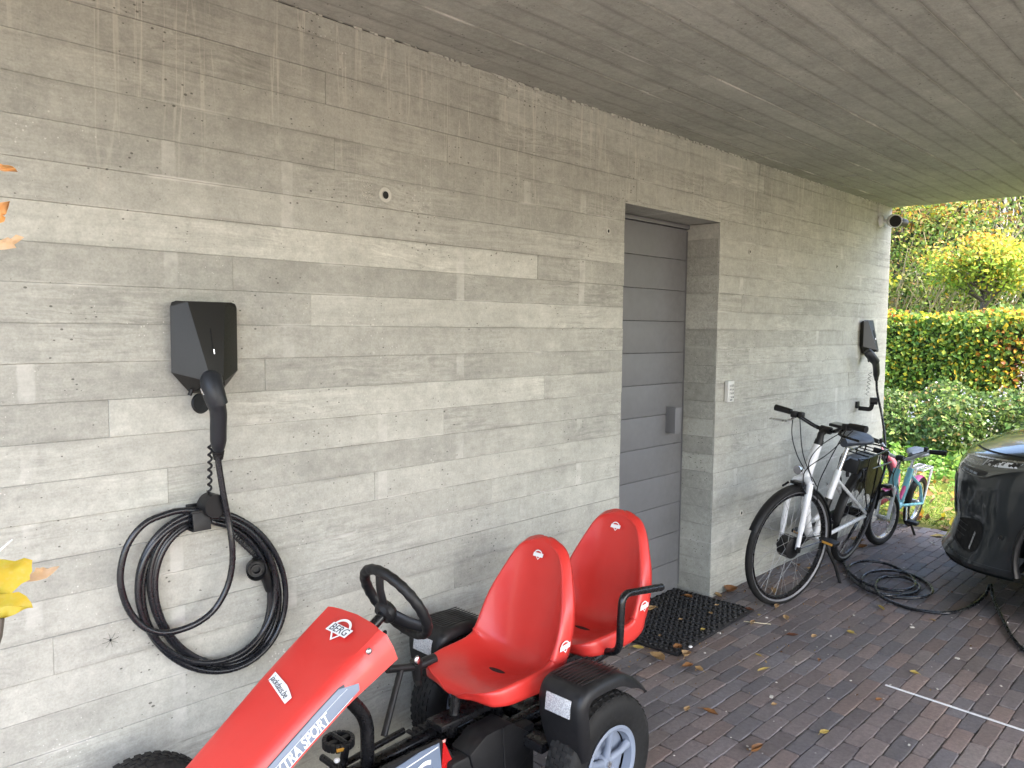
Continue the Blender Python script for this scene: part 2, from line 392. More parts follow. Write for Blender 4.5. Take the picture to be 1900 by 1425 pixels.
def add_board(parent, mat, tone, *a, ax='y', orig=(0, 0, 0)):
    vs, fs = board_mesh('board', *a, ax=ax); m = MB(); m.add([Vector(v)+Vector(orig) for v in vs], fs)
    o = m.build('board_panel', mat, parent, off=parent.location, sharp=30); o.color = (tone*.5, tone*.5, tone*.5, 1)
    return o
# rows of form-board imprints: row k spans z = .01+.1k .. ; tones read from the photograph where they stand out
SPEC = {17: [(-3, 2.43, 1.27), (2.43, 3.03, .93)], 15: [(-3, 1.36, .97), (1.36, 3.03, 1.16)], 12: [(-3, .75, .94), (.75, 2.48, 1.2), (2.48, 3.03, 1.05)],
        18: [(-3, .2, .98), (.2, 3.03, 1.04)], 11: [(-3, 1.92, 1.14), (1.92, 3.03, .98)], 10: [(-3, .9, 1.12), (.9, 3.03, .97)], 16: [(-3, 1.1, .95), (1.1, 3.03, .9)],
        13: [(-3, 1.2, .96), (1.2, 3.03, .93)], 14: [(-3, .3, .93), (.3, 3.03, 1.0)], 19: [(-3, 2.66, .93), (2.66, 3.03, 1.02)], 20: [(-3, 1.45, .9), (1.45, 4.2, .95), (4.2, 6.56, .97)]}
def seg_row(x0, x1):
    out = []; x = x0 - rnd.uniform(0, 1.5)
    while x < x1-.01:
        n = x+rnd.uniform(1.1, 3.0)
        if x1-n < .35: n = x1
        a, e = max(x, x0), min(n, x1)
        if e-a > .08: out.append((a, e, rnd.choice((.95, .98, 1.0, 1.02, 1.05, 1.09))*rnd.uniform(.98, 1.02)))
        x = n
    return out
for k in range(-1, 25):
    z0, z1 = .01+.1*k, .01+.1*(k+1)
    z0 = max(z0, -.06); z1 = min(z1, CZ)
    if k == -1: z1 = .01
    if k == 0: z0 = .01
    jit = rnd.uniform(-.004, .004)
    spans = [(X0, X1)] if z0 > DZ-.001 else [(X0, DX0), (DX1, X1)]
    for (a, e) in spans:
        if z0 < DZ < z1: zz0 = z0
        segs = [s for s in SPEC[k]] if (k in SPEC and e <= DX0+.01) or (k == 20 and False) else seg_row(a, e)
        for (s0, s1, tone) in segs:
            s0, s1 = max(s0, a), min(s1, e)
            if s1-s0 < .02: continue
            pr = rnd.uniform(-.0015, .0022)
            if z0 < DZ < z1:   # the row that the lintel cuts
                for (q0, q1, w0) in ((s0, min(s1, DX0), z0), (max(s0, DX0), min(s1, DX1), DZ), (max(s0, DX1), s1, z0)):
                    if q1-q0 > .02: add_board(wall, CONC, tone, q0, q1, w0, z1, pr)
            else: add_board(wall, CONC, tone, s0, s1, z0, z1, pr)
# the row cut by the lintel falls in spans of the recess: fill above the door
z = math.ceil((DZ-.01)/.1)*.1+.01
add_board(wall, CONC, 1.0, DX0, DX1, DZ, z, 0)
core = MB()
core.box(((X0+DX0)/2-.005, .011+(WT-.011)/2, 1.2), (DX0-X0-.01, WT-.011, 2.55))
core.box(((DX1+.011+X1)/2-.002, .011+(WT-.011)/2, 1.2), (X1-DX1-.011-.004, WT-.011, 2.55))
core.box(((DX0+DX1)/2+.003, .011+(WT-.011)/2, (DZ+.003+2.475)/2), (DX1-DX0+.016, WT-.011, 2.475-DZ-.003))
c_ = core.build('wall_body', CONC, wall, off=wall.location); c_.color = (.5, .5, .5, 1)
# right-hand reveal of the doorway, board by board
for k in range(0, 21):
    z0, z1 = .01+.1*k, min(.01+.1*(k+1), DZ)
    if k == 0: z0 = -.05
    tone = rnd.choice((.86, .93, 1.0, 1.08, .8))
    add_board(wall, CONC, tone, .001, .215, z0, z1, rnd.uniform(-.0015, .001), ax='x', orig=(DX1+.0, 0, 0))
# rough efflorescence crust where wall meets soffit
cr = MB()
x = .3
while x < 6.5:
    L = rnd.uniform(.008, .035); h = rnd.uniform(.004, .016)*(1.0 if x > 1.5 else .5)
    if rnd.random() < .8:
        cr.box((x+L/2, -.004, CZ-h/2+.004), (L, rnd.uniform(.004, .010), h), rot=(0, rnd.uniform(-.15, .15), 0), ch=.0015)
    x += L*rnd.uniform(.8, 1.6)
o = cr.build('lime_crust', CONC, wall, off=wall.location, kind='stuff'); o.color = (.60, .60, .57, 1)
# tie holes
CONE = simple('pale_mortar', (.50, .49, .44), .8)
def tie(x, z, r=.022, dark=True, parent=wall):
    m = MB(); m.lathe([(r*1.25, .001), (r*1.2, -.0035), (r*.95, -.0042), (r*.62, -.0015), (0, -.0012)], (x, 0, z), (0, 1, 0), 28)
    t = m.build('tie_hole', CONE, parent, off=parent.location)
    if dark:
        d = MB(); d.lathe([(r*.60, -.0022), (0, -.0022)], (x+.003, 0, z), (0, 1, 0), 24); d.build('hole', DARK, t, off=parent.location)
m = MB()
for i in range(70):
    x_, z_ = rnd.gauss(1.575, .017), rnd.gauss(1.955, .028); s_ = rnd.uniform(.0012, .0034); m.box((x_, -.003, z_), (s_, .003, s_), rot=(0, rnd.uniform(0, 3), 0))
hb_ = m.build('honeycomb_pebbles', CONE, wall, off=wall.location, kind='stuff')
tie(1.650, 1.956, .021); tie(1.643, .428, .019); tie(2.902, 1.952, .012); tie(4.251, 1.961, .012); tie(5.52, 1.955, .011); tie(4.25, .43, .015); tie(5.5, .43, .012)

# ================================================================== CANOPY
can = thing('concrete_canopy', 'broad flat concrete canopy slab with board-marked soffit over the driveway', 'canopy', (2.7, -3, CZ))
CXA, CYB = -.6, -5.0
for k in range(50):
    y1 = -.1*k; y0 = y1-.1
    for (a, e, t) in (seg_row(CXA, X1) if k < 36 else [(CXA, 2.1, 1), (2.1, X1, 1)]):
        t = 1+(t-1)*1.0
        add_board(can, CONC_C, t, a, e, y0, y1, rnd.uniform(-.0035, .0035), ax='z', orig=(0, 0, CZ-.0))
m = MB(); m.box(((CXA+X1)/2, (CYB+WT)/2, CZ+.0115+.17), (X1-CXA-.002, WT-CYB, .34))
s_ = m.build('slab', CONC_C, can, off=can.location); s_.color = (.5, .5, .5, 1)

# ================================================================== DOOR
door = thing('plank_door', 'grey painted door of wide horizontal planks set back in the concrete wall', 'door', ((DX0+DX1)/2, .2, 0))
DY = .2
m = MB(); m.box(((DX0+DX1)/2, DY+.05, DZ/2), (DX1-DX0+.02, .06, DZ+.02)); m.build('door_leaf', DARK, door, off=door.location)
ptop = 2.066; pitch = .1715
for i in range(13):
    z1 = ptop-pitch*i; z0 = max(z1-pitch+.0024, .012)
    if z1 < .03: break
    m = MB(); m.box(((DX0+DX1)/2-.004, DY+.012, (z0+z1)/2), (DX1-DX0-.022, .022, z1-z0), ch=.0015)
    m.build('plank', DOORP, door, off=door.location)
m = MB(); m.box(((DX0+DX1)/2, DY+.004, DZ-.012), (DX1-DX0, .03, .022), ch=.002); m.box((DX1-.006, DY+.01, DZ/2), (.006, .02, DZ-.07)); m.build('door_frame', DOORP, door, off=door.location)
h = aty(1256, 784, DY-.03)
m = MB(); hz0, hz1 = 1.03-.085, 1.03+.085
hx = aty(1250, 785, DY-.05).x
m.box((hx+.005, DY-.03, 1.008), (.010, .06, .145), ch=.001); m.box((hx+.034, DY-.057, 1.008), (.056, .007, .145), ch=.001)
m.box((hx+.03, DY-.002, 1.008), (.062, .006, .145), ch=.001)
m.build('pull_handle', DOORP, door, off=door.location)

# ================================================================== GROUND
g = MB(); g.box((0, 0, -.31), (400, 400, .5)); tag(g.build('ground', SOIL, None), kind='structure')
PX0, PX1, PY0, PY1 = -3.2, 6.55, -6.4, 0.0
pav = MB(); pav.box(((PX0+PX1)/2, (PY0+PY1+.2)/2, -.0300), (PX1-PX0, PY1-PY0+.2, .05)); pav.build('brick_paving', SAND, None)
pav = bpy.data.objects['brick_paving']; pav['kind'] = 'structure'
BL, BW, GJ = .203, .0672, .0032
bricks = []
yy = PY1-.002; row = 0
while yy-BW > PY0:
    x = PX0+ (0 if row % 2 else .5)*BL + rnd.uniform(-.02, .02)
    while x+BL < PX1+.1:
        L = min(BL, PX1-x)
        if L > .05: bricks.append((x+L/2, yy-BW/2, L-GJ-rnd.uniform(0, .002), BW-GJ))
        x += BL
    yy -= BW; row += 1
for yb in (.003+BW/2, ):     # threshold bricks inside the doorway
    pass
xx = DX0
while xx < DX1-.05:
    for r_ in range(3): bricks.append((min(xx+BL/2, DX1-.1), .03+r_*BW, BL-GJ, BW-GJ))
    xx += BL
def brick_geo(L, W, rs):
    H = .045; vs = []; k = .007
    jt = [(rs.uniform(-.0022, .0022), rs.uniform(-.0020, .0020)) for _ in range(10)]
    for (q, zz) in ((0, -H), (0, -.0022), (.0035, 0)):
        o_ = [(-L/2+k, -W/2), (0, -W/2), (L/2-k, -W/2), (L/2, -W/2+k), (L/2, W/2-k), (L/2-k, W/2), (0, W/2), (-L/2+k, W/2), (-L/2, W/2-k), (-L/2, -W/2+k)]
        for (x_, y_), (jx, jy) in zip(o_, jt): vs.append((x_*(1-q/(L/2))+jx, y_*(1-q/(W/2))+jy, zz+(0 if zz < -.01 else rs.uniform(-.0006, .0006))))
    fs = [tuple(range(20, 30))]
    for b0 in (0, 10):
        for i in range(10): fs.append((b0+i, b0+(i+1) % 10, b0+10+(i+1) % 10, b0+10+i))
    return vs, fs
    # mid points on the long edges so that they are not dead straight
    fs = [(8, 9, 10, 11)]
    for k in (0, 4):
        for i in range(4): fs.append((k+i, k+(i+1) % 4, k+4+(i+1) % 4, k+4+i))
    return vs, fs
PAL = [tuple(((q*.66+.34*sum(c)/3)*.68+.32*m_)*1.92 for q, m_ in zip(c, (.090, .073, .067))) for c in [(.098, .074, .070), (.085, .068, .068), (.070, .068, .078), (.112, .078, .068), (.080, .070, .074), (.060, .060, .070), (.105, .085, .078), (.120, .078, .064), (.075, .062, .064)]]
def bcol():
    c = rnd.choice(PAL); k = rnd.uniform(.84, 1.16); return tuple(x*k for x in c)
def score(bk):
    px, py, zz = project((bk[0], bk[1], 0))
    if zz < .3 or not (-20 < px < 1920 and -20 < py < 1445): return 1e9+zz
    hid = 0
    if px < 1190 and py > 1050: hid = 1e6         # behind the kart
    return zz+hid
bricks.sort(key=score)
# share a handful of full-size meshes among the individual bricks
bm_var = []
for i in range(8):
    me = bpy.data.meshes.new('brick'); vs, fs = brick_geo(BL-GJ-.001, BW-GJ, rnd); me.from_pydata(vs, [], fs); me.materials.append(BRICK); bm_var.append(me)
single = [bk for bk in bricks if bk[2] > .17][:299]; rest = [bk for bk in bricks if bk not in set(single)]
for bk in single:
    o = bpy.data.objects.new('brick', rnd.choice(bm_var)); COL.objects.link(o); o.parent = pav
    o.location = (bk[0], bk[1], rnd.uniform(-.0015, .0015)); o.rotation_euler = (rnd.uniform(-.012, .012), rnd.uniform(-.006, .006), rnd.uniform(-.008, .008)+(math.pi if rnd.random() < .5 else 0))
    c = bcol(); o.color = (*c, 1)
V = []; F = []; C = []
for bk in rest:
    vs, fs = brick_geo(bk[2], bk[3], rnd); b0 = len(V); dz = rnd.uniform(-.0015, .0015); a = rnd.uniform(-.008, .008); c = bcol(); sx = rnd.uniform(-.012, .012)
    V += [(bk[0]+v[0]-a*v[1], bk[1]+v[1]+a*v[0], v[2]+dz+sx*v[1]) for v in vs]; F += [tuple(b0+i for i in f) for f in fs]; C += [(*c, 1)]*len(vs)
me = bpy.data.meshes.new('bricks'); me.from_pydata(V, [], F); me.materials.append(BRICK_A)
ca = me.color_attributes.new('Col', 'FLOAT_COLOR', 'POINT'); ca.data.foreach_set('color', np.array(C, dtype=np.float32).ravel())
o = bpy.data.objects.new('brick_mass', me); COL.objects.link(o); o.parent = pav; o['kind'] = 'stuff'

# ================================================================== DOORMAT
mt = thing('doormat', 'black rubber doormat with a raised wave pattern in front of the grey door', 'doormat', (3.475, -.05, 0), (0, 0, R(2.2)))
m = MB(); m.box((0, 0, .0095), (.81, .49, .013), ch=.004)
m.build('mat_base', RUBM, mt)
m = MB()
for i in range(27):
    for j in range(17):
        x = -.385+i*.0296; y = -.228+j*.0285+(.014 if i % 2 else 0)
        if abs(y) > .236: continue
        m.box((x, y, .0185), (.016, .024, .009), rot=(0, 0, .5 if (i % 2) else -.5), ch=.003)
m.build('tread', RUBM, mt, kind='stuff')

# white strip on the bricks
a = atz(1643, 1272, 0); b_ = atz(1900, 1357, 0)
d = (b_-a); e2 = a+d*1.6; n = Vector((-d.y, d.x, 0)).normalized()*.0062
m = MB(); vs = []
K = 30; poly1 = []; poly2 = []
for i in range(K+1):
    p = a+(e2-a)*(i/K); q = n*(1+rnd.uniform(-.08, .08)); poly1.append(p+q); poly2.append(p-q)
m.prism([tuple(p+Vector((0, 0, .0018))) for p in poly1]+[tuple(p+Vector((0, 0, .0018))) for p in poly2[::-1]], (0, 0, .0025))
st = m.build('white_strip', WHITE, None); tag(st, 'thin straight white strip lying on the brick paving at the lower right', 'strip')
# ================================================================== WALL CHARGERS
def charger(x, z, label):
    t = thing('wall_charger', label, 'charger', (x, 0, z), group='electric car wall chargers')
    h = .256
    ring = [(-.0965, .232), (-.092, .243), (-.080, .2475), (.080, .2475), (.092, .243), (.0965, .232), (.0965, .058), (.045, .0), (-.045, 0), (-.0965, .058)]
    m = MB()
    ring = [(a, b*1.04) for a, b in ring]; back = [(a*.80, -.003, b*.90+.012) for a, b in ring]; fr = [(a, -.034, b) for a, b in ring]
    A, B, Cc, D = (-.054, -.048, .2560), (.054, -.048, .2560), (.017, -.108, .034), (-.017, -.108, .034)
    n = len(ring); vs = back+fr+[A, B, Cc, D]; a_, b_, c_, d_ = 2*n, 2*n+1, 2*n+2, 2*n+3
    fs = [(i, (i+1) % n, n+(i+1) % n, n+i) for i in range(n)]
    fs += [(n+2, n+3, b_, a_), (n+0, n+1, n+2, a_), (n+9, n+0, a_, d_), (n+3, n+4, n+5, b_), (n+5, n+6, c_, b_), (n+6, n+7, c_), (n+7, n+8, d_, c_), (n+8, n+9, d_), (a_, b_, c_, d_)]
    m.add(vs, fs); m.build('housing', CHG, t, sharp=12, bevel=.0012)
    s = MB(); s.box((0.0, -.0785, .146), (.0022, .004, .075), rot=(R(-15.1), 0, 0)); s.build('indicator_slot', DARK, t)
    l = MB(); l.box((0.0006, -.0885, .118), (.0016, .0025, .013), rot=(R(-15.1), 0, 0)); l.build('indicator_light', LED, t)
    f = MB(); f.tube([(-.045, -.045, .012), (-.052, -.045, -.004)], .006, 8); f.lathe([(.001, -.004), (.027, -.004), (.029, 0), (.027, .006), (.001, .007)], (-.024, -.05, -.028), (.25, -1, .15), 24); f.build('socket_flap', BLACKP, t)
    s = MB(); s.box((0, -.09, .030), (.045, .03, .014), ch=.002); s.build('socket', DARK, t)
    return t
CHG = simple('charger_shell', (.012, .012, .011), .44, spec=.4, var=.04, bstr=.04, nscale=300)
b = NB('led_white'); e = b.n('ShaderNodeEmission'); e.inputs[0].default_value = (1, 1, 1, 1); e.inputs[1].default_value = .5; b.L(e.outputs[0], b.out.inputs[0]); LED = b.m
charger(.998, 1.318, 'black faceted wall charger above the coiled cable on the left part of the wall')
charger(6.068, 1.335, 'black faceted wall charger above the bicycles near the far end of the wall')

def plug(path, label, parent=None):
    t = thing('charging_plug', label, 'plug', path[0], group='charging plugs in the wall chargers')
    P = smooth(path, 6); n = len(P); rr = []
    for i in range(n):
        u = i/(n-1)
        r_ = np.interp(u, [0, .08, .35, .55, .9, .95, 1], [.024, .030, .030, .0245, .0235, .021, .016])
        rr.append((r_*1.06, r_*.92))
    m = MB(); m.tube(P, rr, 20); m.build('grip', CABLEG, t, off=t.location, sharp=50)
    T, N, B = frames(P)
    # raised front shield
    m = MB(); q = P[1:int(n*.5)]; m.tube([p+Vector((0.004, -.010, 0)) for p in q], [(.0235, .0235)]*len(q), 16); m.build('shield', CABLEG, t, off=t.location, sharp=50)
    m = MB(); e = P[-1]; d = (P[-1]-P[-2]).normalized()
    for k in range(4): m.lathe([(.009, 0), (.0165-.001*k, .001), (.0165-.001*k, .005), (.009, .006)], e+d*(.001+k*.007), d, 18)
    m.build('strain_relief', BLACKP, t, off=t.location)
    return t
CABLEG = simple('plug_grip', (.016, .018, .022), .45, spec=.35)
pa = [aty(390, 698, -.105), aty(392, 715, -.125), aty(399, 742, -.135), aty(405, 765, -.13), aty(405, 800, -.115), aty(405, 835, -.10)]
tp = plug(pa, 'dark grey charging plug hanging from the left wall charger')
o = text_mesh('small_print', 'PHOENIX', .0045, WHITE, .0001); o.parent = tp
q = aty(371, 722, -.157); o.location = Vector(q)-tp.location; o.rotation_euler = (R(90), R(62), 0)
pb = [aty(1608, 651, -.10), aty(1617, 662, -.125), aty(1624, 672, -.135), aty(1626, 684, -.125), aty(1626, 700, -.11)]
plug(pb, 'dark grey charging plug hanging from the far wall charger')

# cables
def cable(name, pts, r, label, cat='cable', group='black charging cables', k=8, mat=None, more=None):
    P = smooth(pts, k); m = MB(); m.tube(P, r, 12)
    if more: m.tube(smooth(more, k), r, 12)
    o = m.build(name, mat or CABLE, None, sharp=60); tag(o, label, cat, group); return o
# left coil: the long first loop, then five turns over the hook
first = [(404, 845), (407, 870), (416, 925), (424, 965), (430, 1005), (431, 1045), (422, 1088), (400, 1128), (368, 1155), (330, 1170), (295, 1174), (262, 1160), (237, 1128), (224, 1085),
         (226, 1045), (240, 1005), (268, 972), (305, 955), (345, 947)]
pts = [aty(x, y, -.10+.045*min(1, i/12)-(0.012 if 3 < i < 9 else 0)) for i, (x, y) in enumerate(first)]
def oval(cx, cy, rx, ry, y, a0, a1, n=22, skew=0.):
    out = []
    for i in range(n+1):
        a = R(a0+(a1-a0)*i/n); out.append(aty(cx+rx*math.sin(a)+skew*math.cos(a), cy-ry*math.cos(a), y))
    return out
pts += oval(393, 1098, 137, 148, -.046, 12, 352, skew=-6)
pts += oval(398, 1096, 119, 138, -.030, 5, 355, skew=-14)
pts += oval(390, 1100, 126, 140, -.018, 5, 356, skew=0)
pts += oval(396, 1099, 108, 131, -.034, 6, 356, skew=-10)
pts += oval(384, 1094, 128, 136, -.050, 6, 352, skew=2)
tail_ = oval(392, 1098, 109, 134, -.030, 88, 348, n=18, skew=-8)
cable('coiled_cable', pts, .0088, 'thick black charging cable coiled in many loops on the wall hook', k=4, more=tail_)
# hook
hk = thing('cable_hook', 'black round-headed cable hook holding the coiled cable below the left charger', 'hook', aty(388, 938, 0), group='cable hooks on the wall')
hc = aty(388, 936, -.05)
m = MB(); m.lathe([(.001, .035), (.033, .035), (.0345, -.006), (.031, -.012), (.001, -.013)], hc, (0.12, -1, 0), 32); m.build('holder', BLACKP, hk, off=hk.location)
hb = aty(375, 958, -.07)
m = MB(); sc0 = aty(374, 966, -.075); m.box(sc0, (.050, .006, .056), rot=(R(-10), 0, 0), ch=.002); m.box(sc0+Vector((-.005, .03, .025)), (.046, .06, .006), ch=.002); m.box(sc0+Vector((0, .03, -.028)), (.046, .05, .006), ch=.002); m.build('strap', BLACKP, hk, off=hk.location)
m = MB(); p_ = aty(357, 942, -.012); m.box(p_, (.035, .012, .022), ch=.002); m.build('wall_plate', BLACKP, hk, off=hk.location)
# twisted retaining cord
def coilcord(name, a, b, r, turns, rad, label):
    a, b = Vector(a), Vector(b); n = int(turns*9); P = []
    d = (b-a).normalized(); u = d.cross(Vector((0, 1, 0))).normalized(); v = d.cross(u)
    for i in range(n+1):
        t = i/n; an = 2*math.pi*turns*t; P.append(a+(b-a)*t+(u*math.cos(an)+v*math.sin(an))*rad)
    m = MB(); m.tube(P, r, 6); return tag(m.build(name, BLACKP, None, sharp=70), label, 'cord', 'retaining cords of the wall plugs')
coilcord('twisted_cord', aty(390, 822, -.09), aty(389, 918, -.06), .0035, 7, .0045, 'short twisted black cord between the left plug and the cable hook')
coilcord('twisted_cord', aty(1615, 690, -.09), aty(1609, 733, -.085), .0016, 6, .011, 'thin curly black cord hanging beside the far charging plug')
# the cable's other connector with its open cap, inside the loops
cp = thing('cable_connector', 'black cable end connector with an open round cap inside the coil', 'connector', aty(478, 1058, -.04))
c0 = aty(470, 1056, -.075); ax = (c0-aty(485, 1058, 0))*1.0; ax = Vector((-.45, -1, .12))
m = MB(); m.lathe([(.0, -.045), (.024, -.045), (.029, -.035), (.0295, .012), (.0275, .0135), (.026, .010), (.024, -.02), (.015, -.02), (.015, -.004), (.012, -.004), (.011, -.03), (0, -.03)], aty(476, 1058, -.075), ax, 32); m.build('cap', BLACKP, cp, off=cp.location)
m = MB(); P = smooth([aty(474, 1035, -.03), aty(482, 1050, -.03), aty(494, 1070, -.03), aty(501, 1095, -.028)], 6); m.tube(P, [.012+.006*math.sin(i/len(P)*3.1) for i in range(len(P))], 14); m.build('plug_body', BLACKP, cp, off=cp.location)
m = MB(); q0, q1 = aty(438, 995, -.025), aty(475, 1030, -.03); P = []
for i in range(60):
    t = i/59; P.append(Vector(q0)+(q1-q0)*t+Vector((math.cos(i*1.1), 0, math.sin(i*1.1)))*.008)
m.tube(P, .003, 6); m.build('spiral_sleeve', BLACKP, cp, off=cp.location)

# far charger cable: plug -> floor -> coils -> car
fl = [(1626, 703, 'y', -.108), (1628, 730, 'y', -.115), (1637, 775, 'y', -.15), (1642, 820, 'y', -.20), (1641, 870, 'y', -.25), (1628, 910, 'y', -.30), (1603, 950, 'y', -.34), (1578, 990, 'y', -.37)]
P = [aty(x, y, d) for x, y, _, d in fl]
P[-1].z = max(P[-1].z, .05)
gl = [(1563, 1018), (1565, 1045), (1590, 1074), (1632, 1091), (1675, 1095), (1697, 1086), (1688, 1068), (1648, 1047), (1605, 1041), (1576, 1050), (1577, 1070), (1608, 1094), (1660, 1108), (1712, 1108), (1730, 1096), (1712, 1076), (1668, 1060),
      (1622, 1060), (1600, 1071), (1606, 1090), (1640, 1104), (1690, 1102), (1706, 1088), (1680, 1072), (1640, 1071), (1624, 1084), (1634, 1106), (1672, 1124), (1715, 1134), (1765, 1137), (1805, 1123), (1828, 1104)]
for i, (x, y) in enumerate(gl):
    q = atz(x, y, .010+.006*(i % 3)); P.append(q)
q = atz(1838, 1088, .04); P.append(Vector((q.x, q.y, .05)))
q2 = atz(1843, 1110, .02); P.append(Vector((q2.x, q2.y, .02))); 
for (x, y) in ((1858, 1145), (1880, 1185), (1910, 1215), (1960, 1250)): P.append(atz(x, y, .010))
cable('charging_cable', P, .0088, 'black charging cable looping over the bricks from the far charger to the dark car', k=7)

# far hook with flat bracket
fh = thing('cable_hook', 'small black S-shaped cable hook on the wall under the far charger', 'hook', aty(1588, 750, 0), group='cable hooks on the wall')
w0 = aty(1589, 751, 0)
m = MB(); m.box((w0.x, -.008, w0.z), (.045, .016, .05), ch=.003); m.build('wall_plate', BLACKP, fh, off=fh.location)
m = MB(); m.tube(rounded([(w0.x+.01, -.012, w0.z-.025), (w0.x+.01, -.10, w0.z-.028), (w0.x+.01, -.11, w0.z+.015)], .02), (.016, .0025), 8)
m.lathe([(.001, -.03), (.026, -.03), (.027, .02), (.001, .021)], (w0.x+.02, -.12, w0.z+.035), (.5, -1, 0), 24); m.build('holder', BLACKP, fh, off=fh.location)

# ================================================================== KEYPAD
KPM = simple('pale_satin_metal', (.55, .55, .53), .4, metal=.1)
k0 = aty(1352, 726, -.01)
kp = thing('keypad', 'small silver keypad with twelve dark keys on the wall beside the door', 'keypad', (k0.x, 0, k0.z))
m = MB(); m.box((0, -.014, 0), (.068, .024, .118), ch=.003); m.build('case', KPM, kp)
for i in range(4):
    for j in range(3):
        m = MB(); m.box((-.018+.018*j, -.0275, .032-.0215*i), (.0115, .004, .0125), ch=.0015); kk = m.build('key', KPM, kp)
        ch = '123456789*0#'[i*3+j]; 
        o = text_mesh('digit', ch, .016, DARKPRINT, .0002, 0, .0004, 'CENTER', 'CENTER'); o.parent = kk; o.location = (-.018+.018*j, -.0300, .032-.0215*i); o.rotation_euler = (R(90), 0, 0)
m = MB(); m.box((0, -.0265, -.048), (.026, .002, .006)); m.build('badge', DARKPRINT, kp)

# ================================================================== SECURITY CAMERA
cz = aty(1634, 411, 0)
sc_ = thing('security_camera', 'white bullet security camera on a wall mount at the top far end of the wall', 'camera', cz)
m = MB(); m.lathe([(0, .026), (.030, .024), (.042, .012), (.044, 0)], (0, 0, 0), (0, -1, 0), 28); m.build('mount', WHITEP, sc_)
m = MB(); m.tube([(0, -.02, 0), (.03, -.05, .0)], .016, 12); m.build('arm', WHITEP, sc_)
A, B_ = Vector((.062, -.055, .010)), Vector((-.030, -.125, -.012)); d = (B_-A).normalized()
m = MB(); m.lathe([(0, 0), (.028, .002), (.042, .018), (.050, .05), (.050, .095), (.047, .098), (.043, .092)], A, d, 32); m.build('housing', WHITEP, sc_)
m = MB(); m.lathe([(0.043, .091), (0, .089)], A, d, 32); m.build('lens', DARK, sc_)
m = MB(); m.lathe([(0, 0), (.025, 0), (.03, .02), (.03, .07), (.026, .072), (0, .07)], Vector((.10, -.10, .0)), Vector((1, -.4, -.1)), 24); m.build('second_lens_tube', simple('dark_grey_plastic', (.06, .06, .06), .4), sc_)
# ================================================================== PEDAL KART (heads -X, parallel to the wall)
kart = thing('pedal_kart', 'red two-seat pedal go-kart with black frame and steering wheel parked along the wall', 'go-kart', (1.35, -.5, 0))
KL = kart.location.copy(); KY = -.5
def kb(m, name, mat, parent=kart, **kw): return m.build(name, mat, parent, off=KL, **kw)

# wheels
def kwheel(x, y, Rw=.207, wd=.110, rim=.116, side=-1, steer=0.):
    t = bpy.data.objects.new('wheel', None); COL.objects.link(t); t.parent = kart; t.location = Vector((x, y, Rw))-KL; t.rotation_euler = (0, 0, steer)
    m = MB(); h = wd/2
    prof = [(rim-.004, -h*.72), (rim+.006, -h*.86), (Rw-.055, -h*1.0), (Rw-.028, -h*.99), (Rw-.010, -h*.86), (Rw-.003, -h*.62), (Rw, -h*.3), (Rw, h*.3), (Rw-.003, h*.62), (Rw-.010, h*.86), (Rw-.028, h*.99), (Rw-.055, h), (rim+.006, h*.86), (rim-.004, h*.72)]
    m.lathe(prof, (0, 0, 0), (0, 1, 0), 56); m.build('tyre', RUBBER, t, sharp=50)
    m = MB()
    for q in range(5):                      # tread blocks
        yy = (-.62+.31*q)*h; n = 46
        for i in range(n):
            a = 2*math.pi*(i+(q % 2)*.5)/n; rr = Rw+(.0005 if abs(q-2) < 2 else -.0035)
            m.box((rr*math.cos(a), yy, rr*math.sin(a)), (.0045, .0125, .016), rot=Matrix.Rotation(-a, 3, 'Y'))
    m.build('tread', RUBBER, t, kind='stuff')
    for s in (-1, 1):
        m = MB(); o_ = s*h*.80
        m.lathe([(rim-.002, o_), (rim+.004, o_+s*.006), (rim-.004, o_+s*.009), (rim-.014, o_+s*.004), (rim-.018, o_-s*.022)], (0, 0, 0), (0, 1, 0), 48)
        m.lathe([(0, o_-s*.008), (.022, o_-s*.008), (.026, o_-s*.012), (.030, o_-s*.03), (.05, o_-s*.034)], (0, 0, 0), (0, 1, 0), 32)
        m.lathe([(.048, o_-s*.034), (rim-.017, o_-s*.030)], (0, 0, 0), (0, 1, 0), 32)
        for i in range(5):
            a = 2*math.pi*i/5+.3
            p0 = Vector((math.cos(a)*.02, o_-s*.018, math.sin(a)*.02)); p1 = Vector((math.cos(a)*(rim-.014), o_-s*.010, math.sin(a)*(rim-.014)))
            m.tube([p0, p0.lerp(p1, .5)+Vector((0, s*.004, 0)), p1], [(.014, .012), (.010, .011), (.016, .012)], 10)
        m.build('rim', RIMG, t)
    m = MB()
    m.cyl((0, -h*.75, 0), (0, h*.75, 0), .010, 12); m.build('hub_bolt', SILVER, t)
    return t
kwheel(1.845, -.805); kwheel(1.845, -.195)
kwheel(.735, -.80, Rw=.20, wd=.10, rim=.11, steer=R(4)); kwheel(.735, -.185, Rw=.20, wd=.10, rim=.11, steer=R(4))
m = MB(); m.cyl((1.845, -.80, .215), (1.845, -.2, .215), .014); m.cyl((.735, -.78, .2), (.735, -.2, .2), .018); kb(m, 'axle', BLACKM)

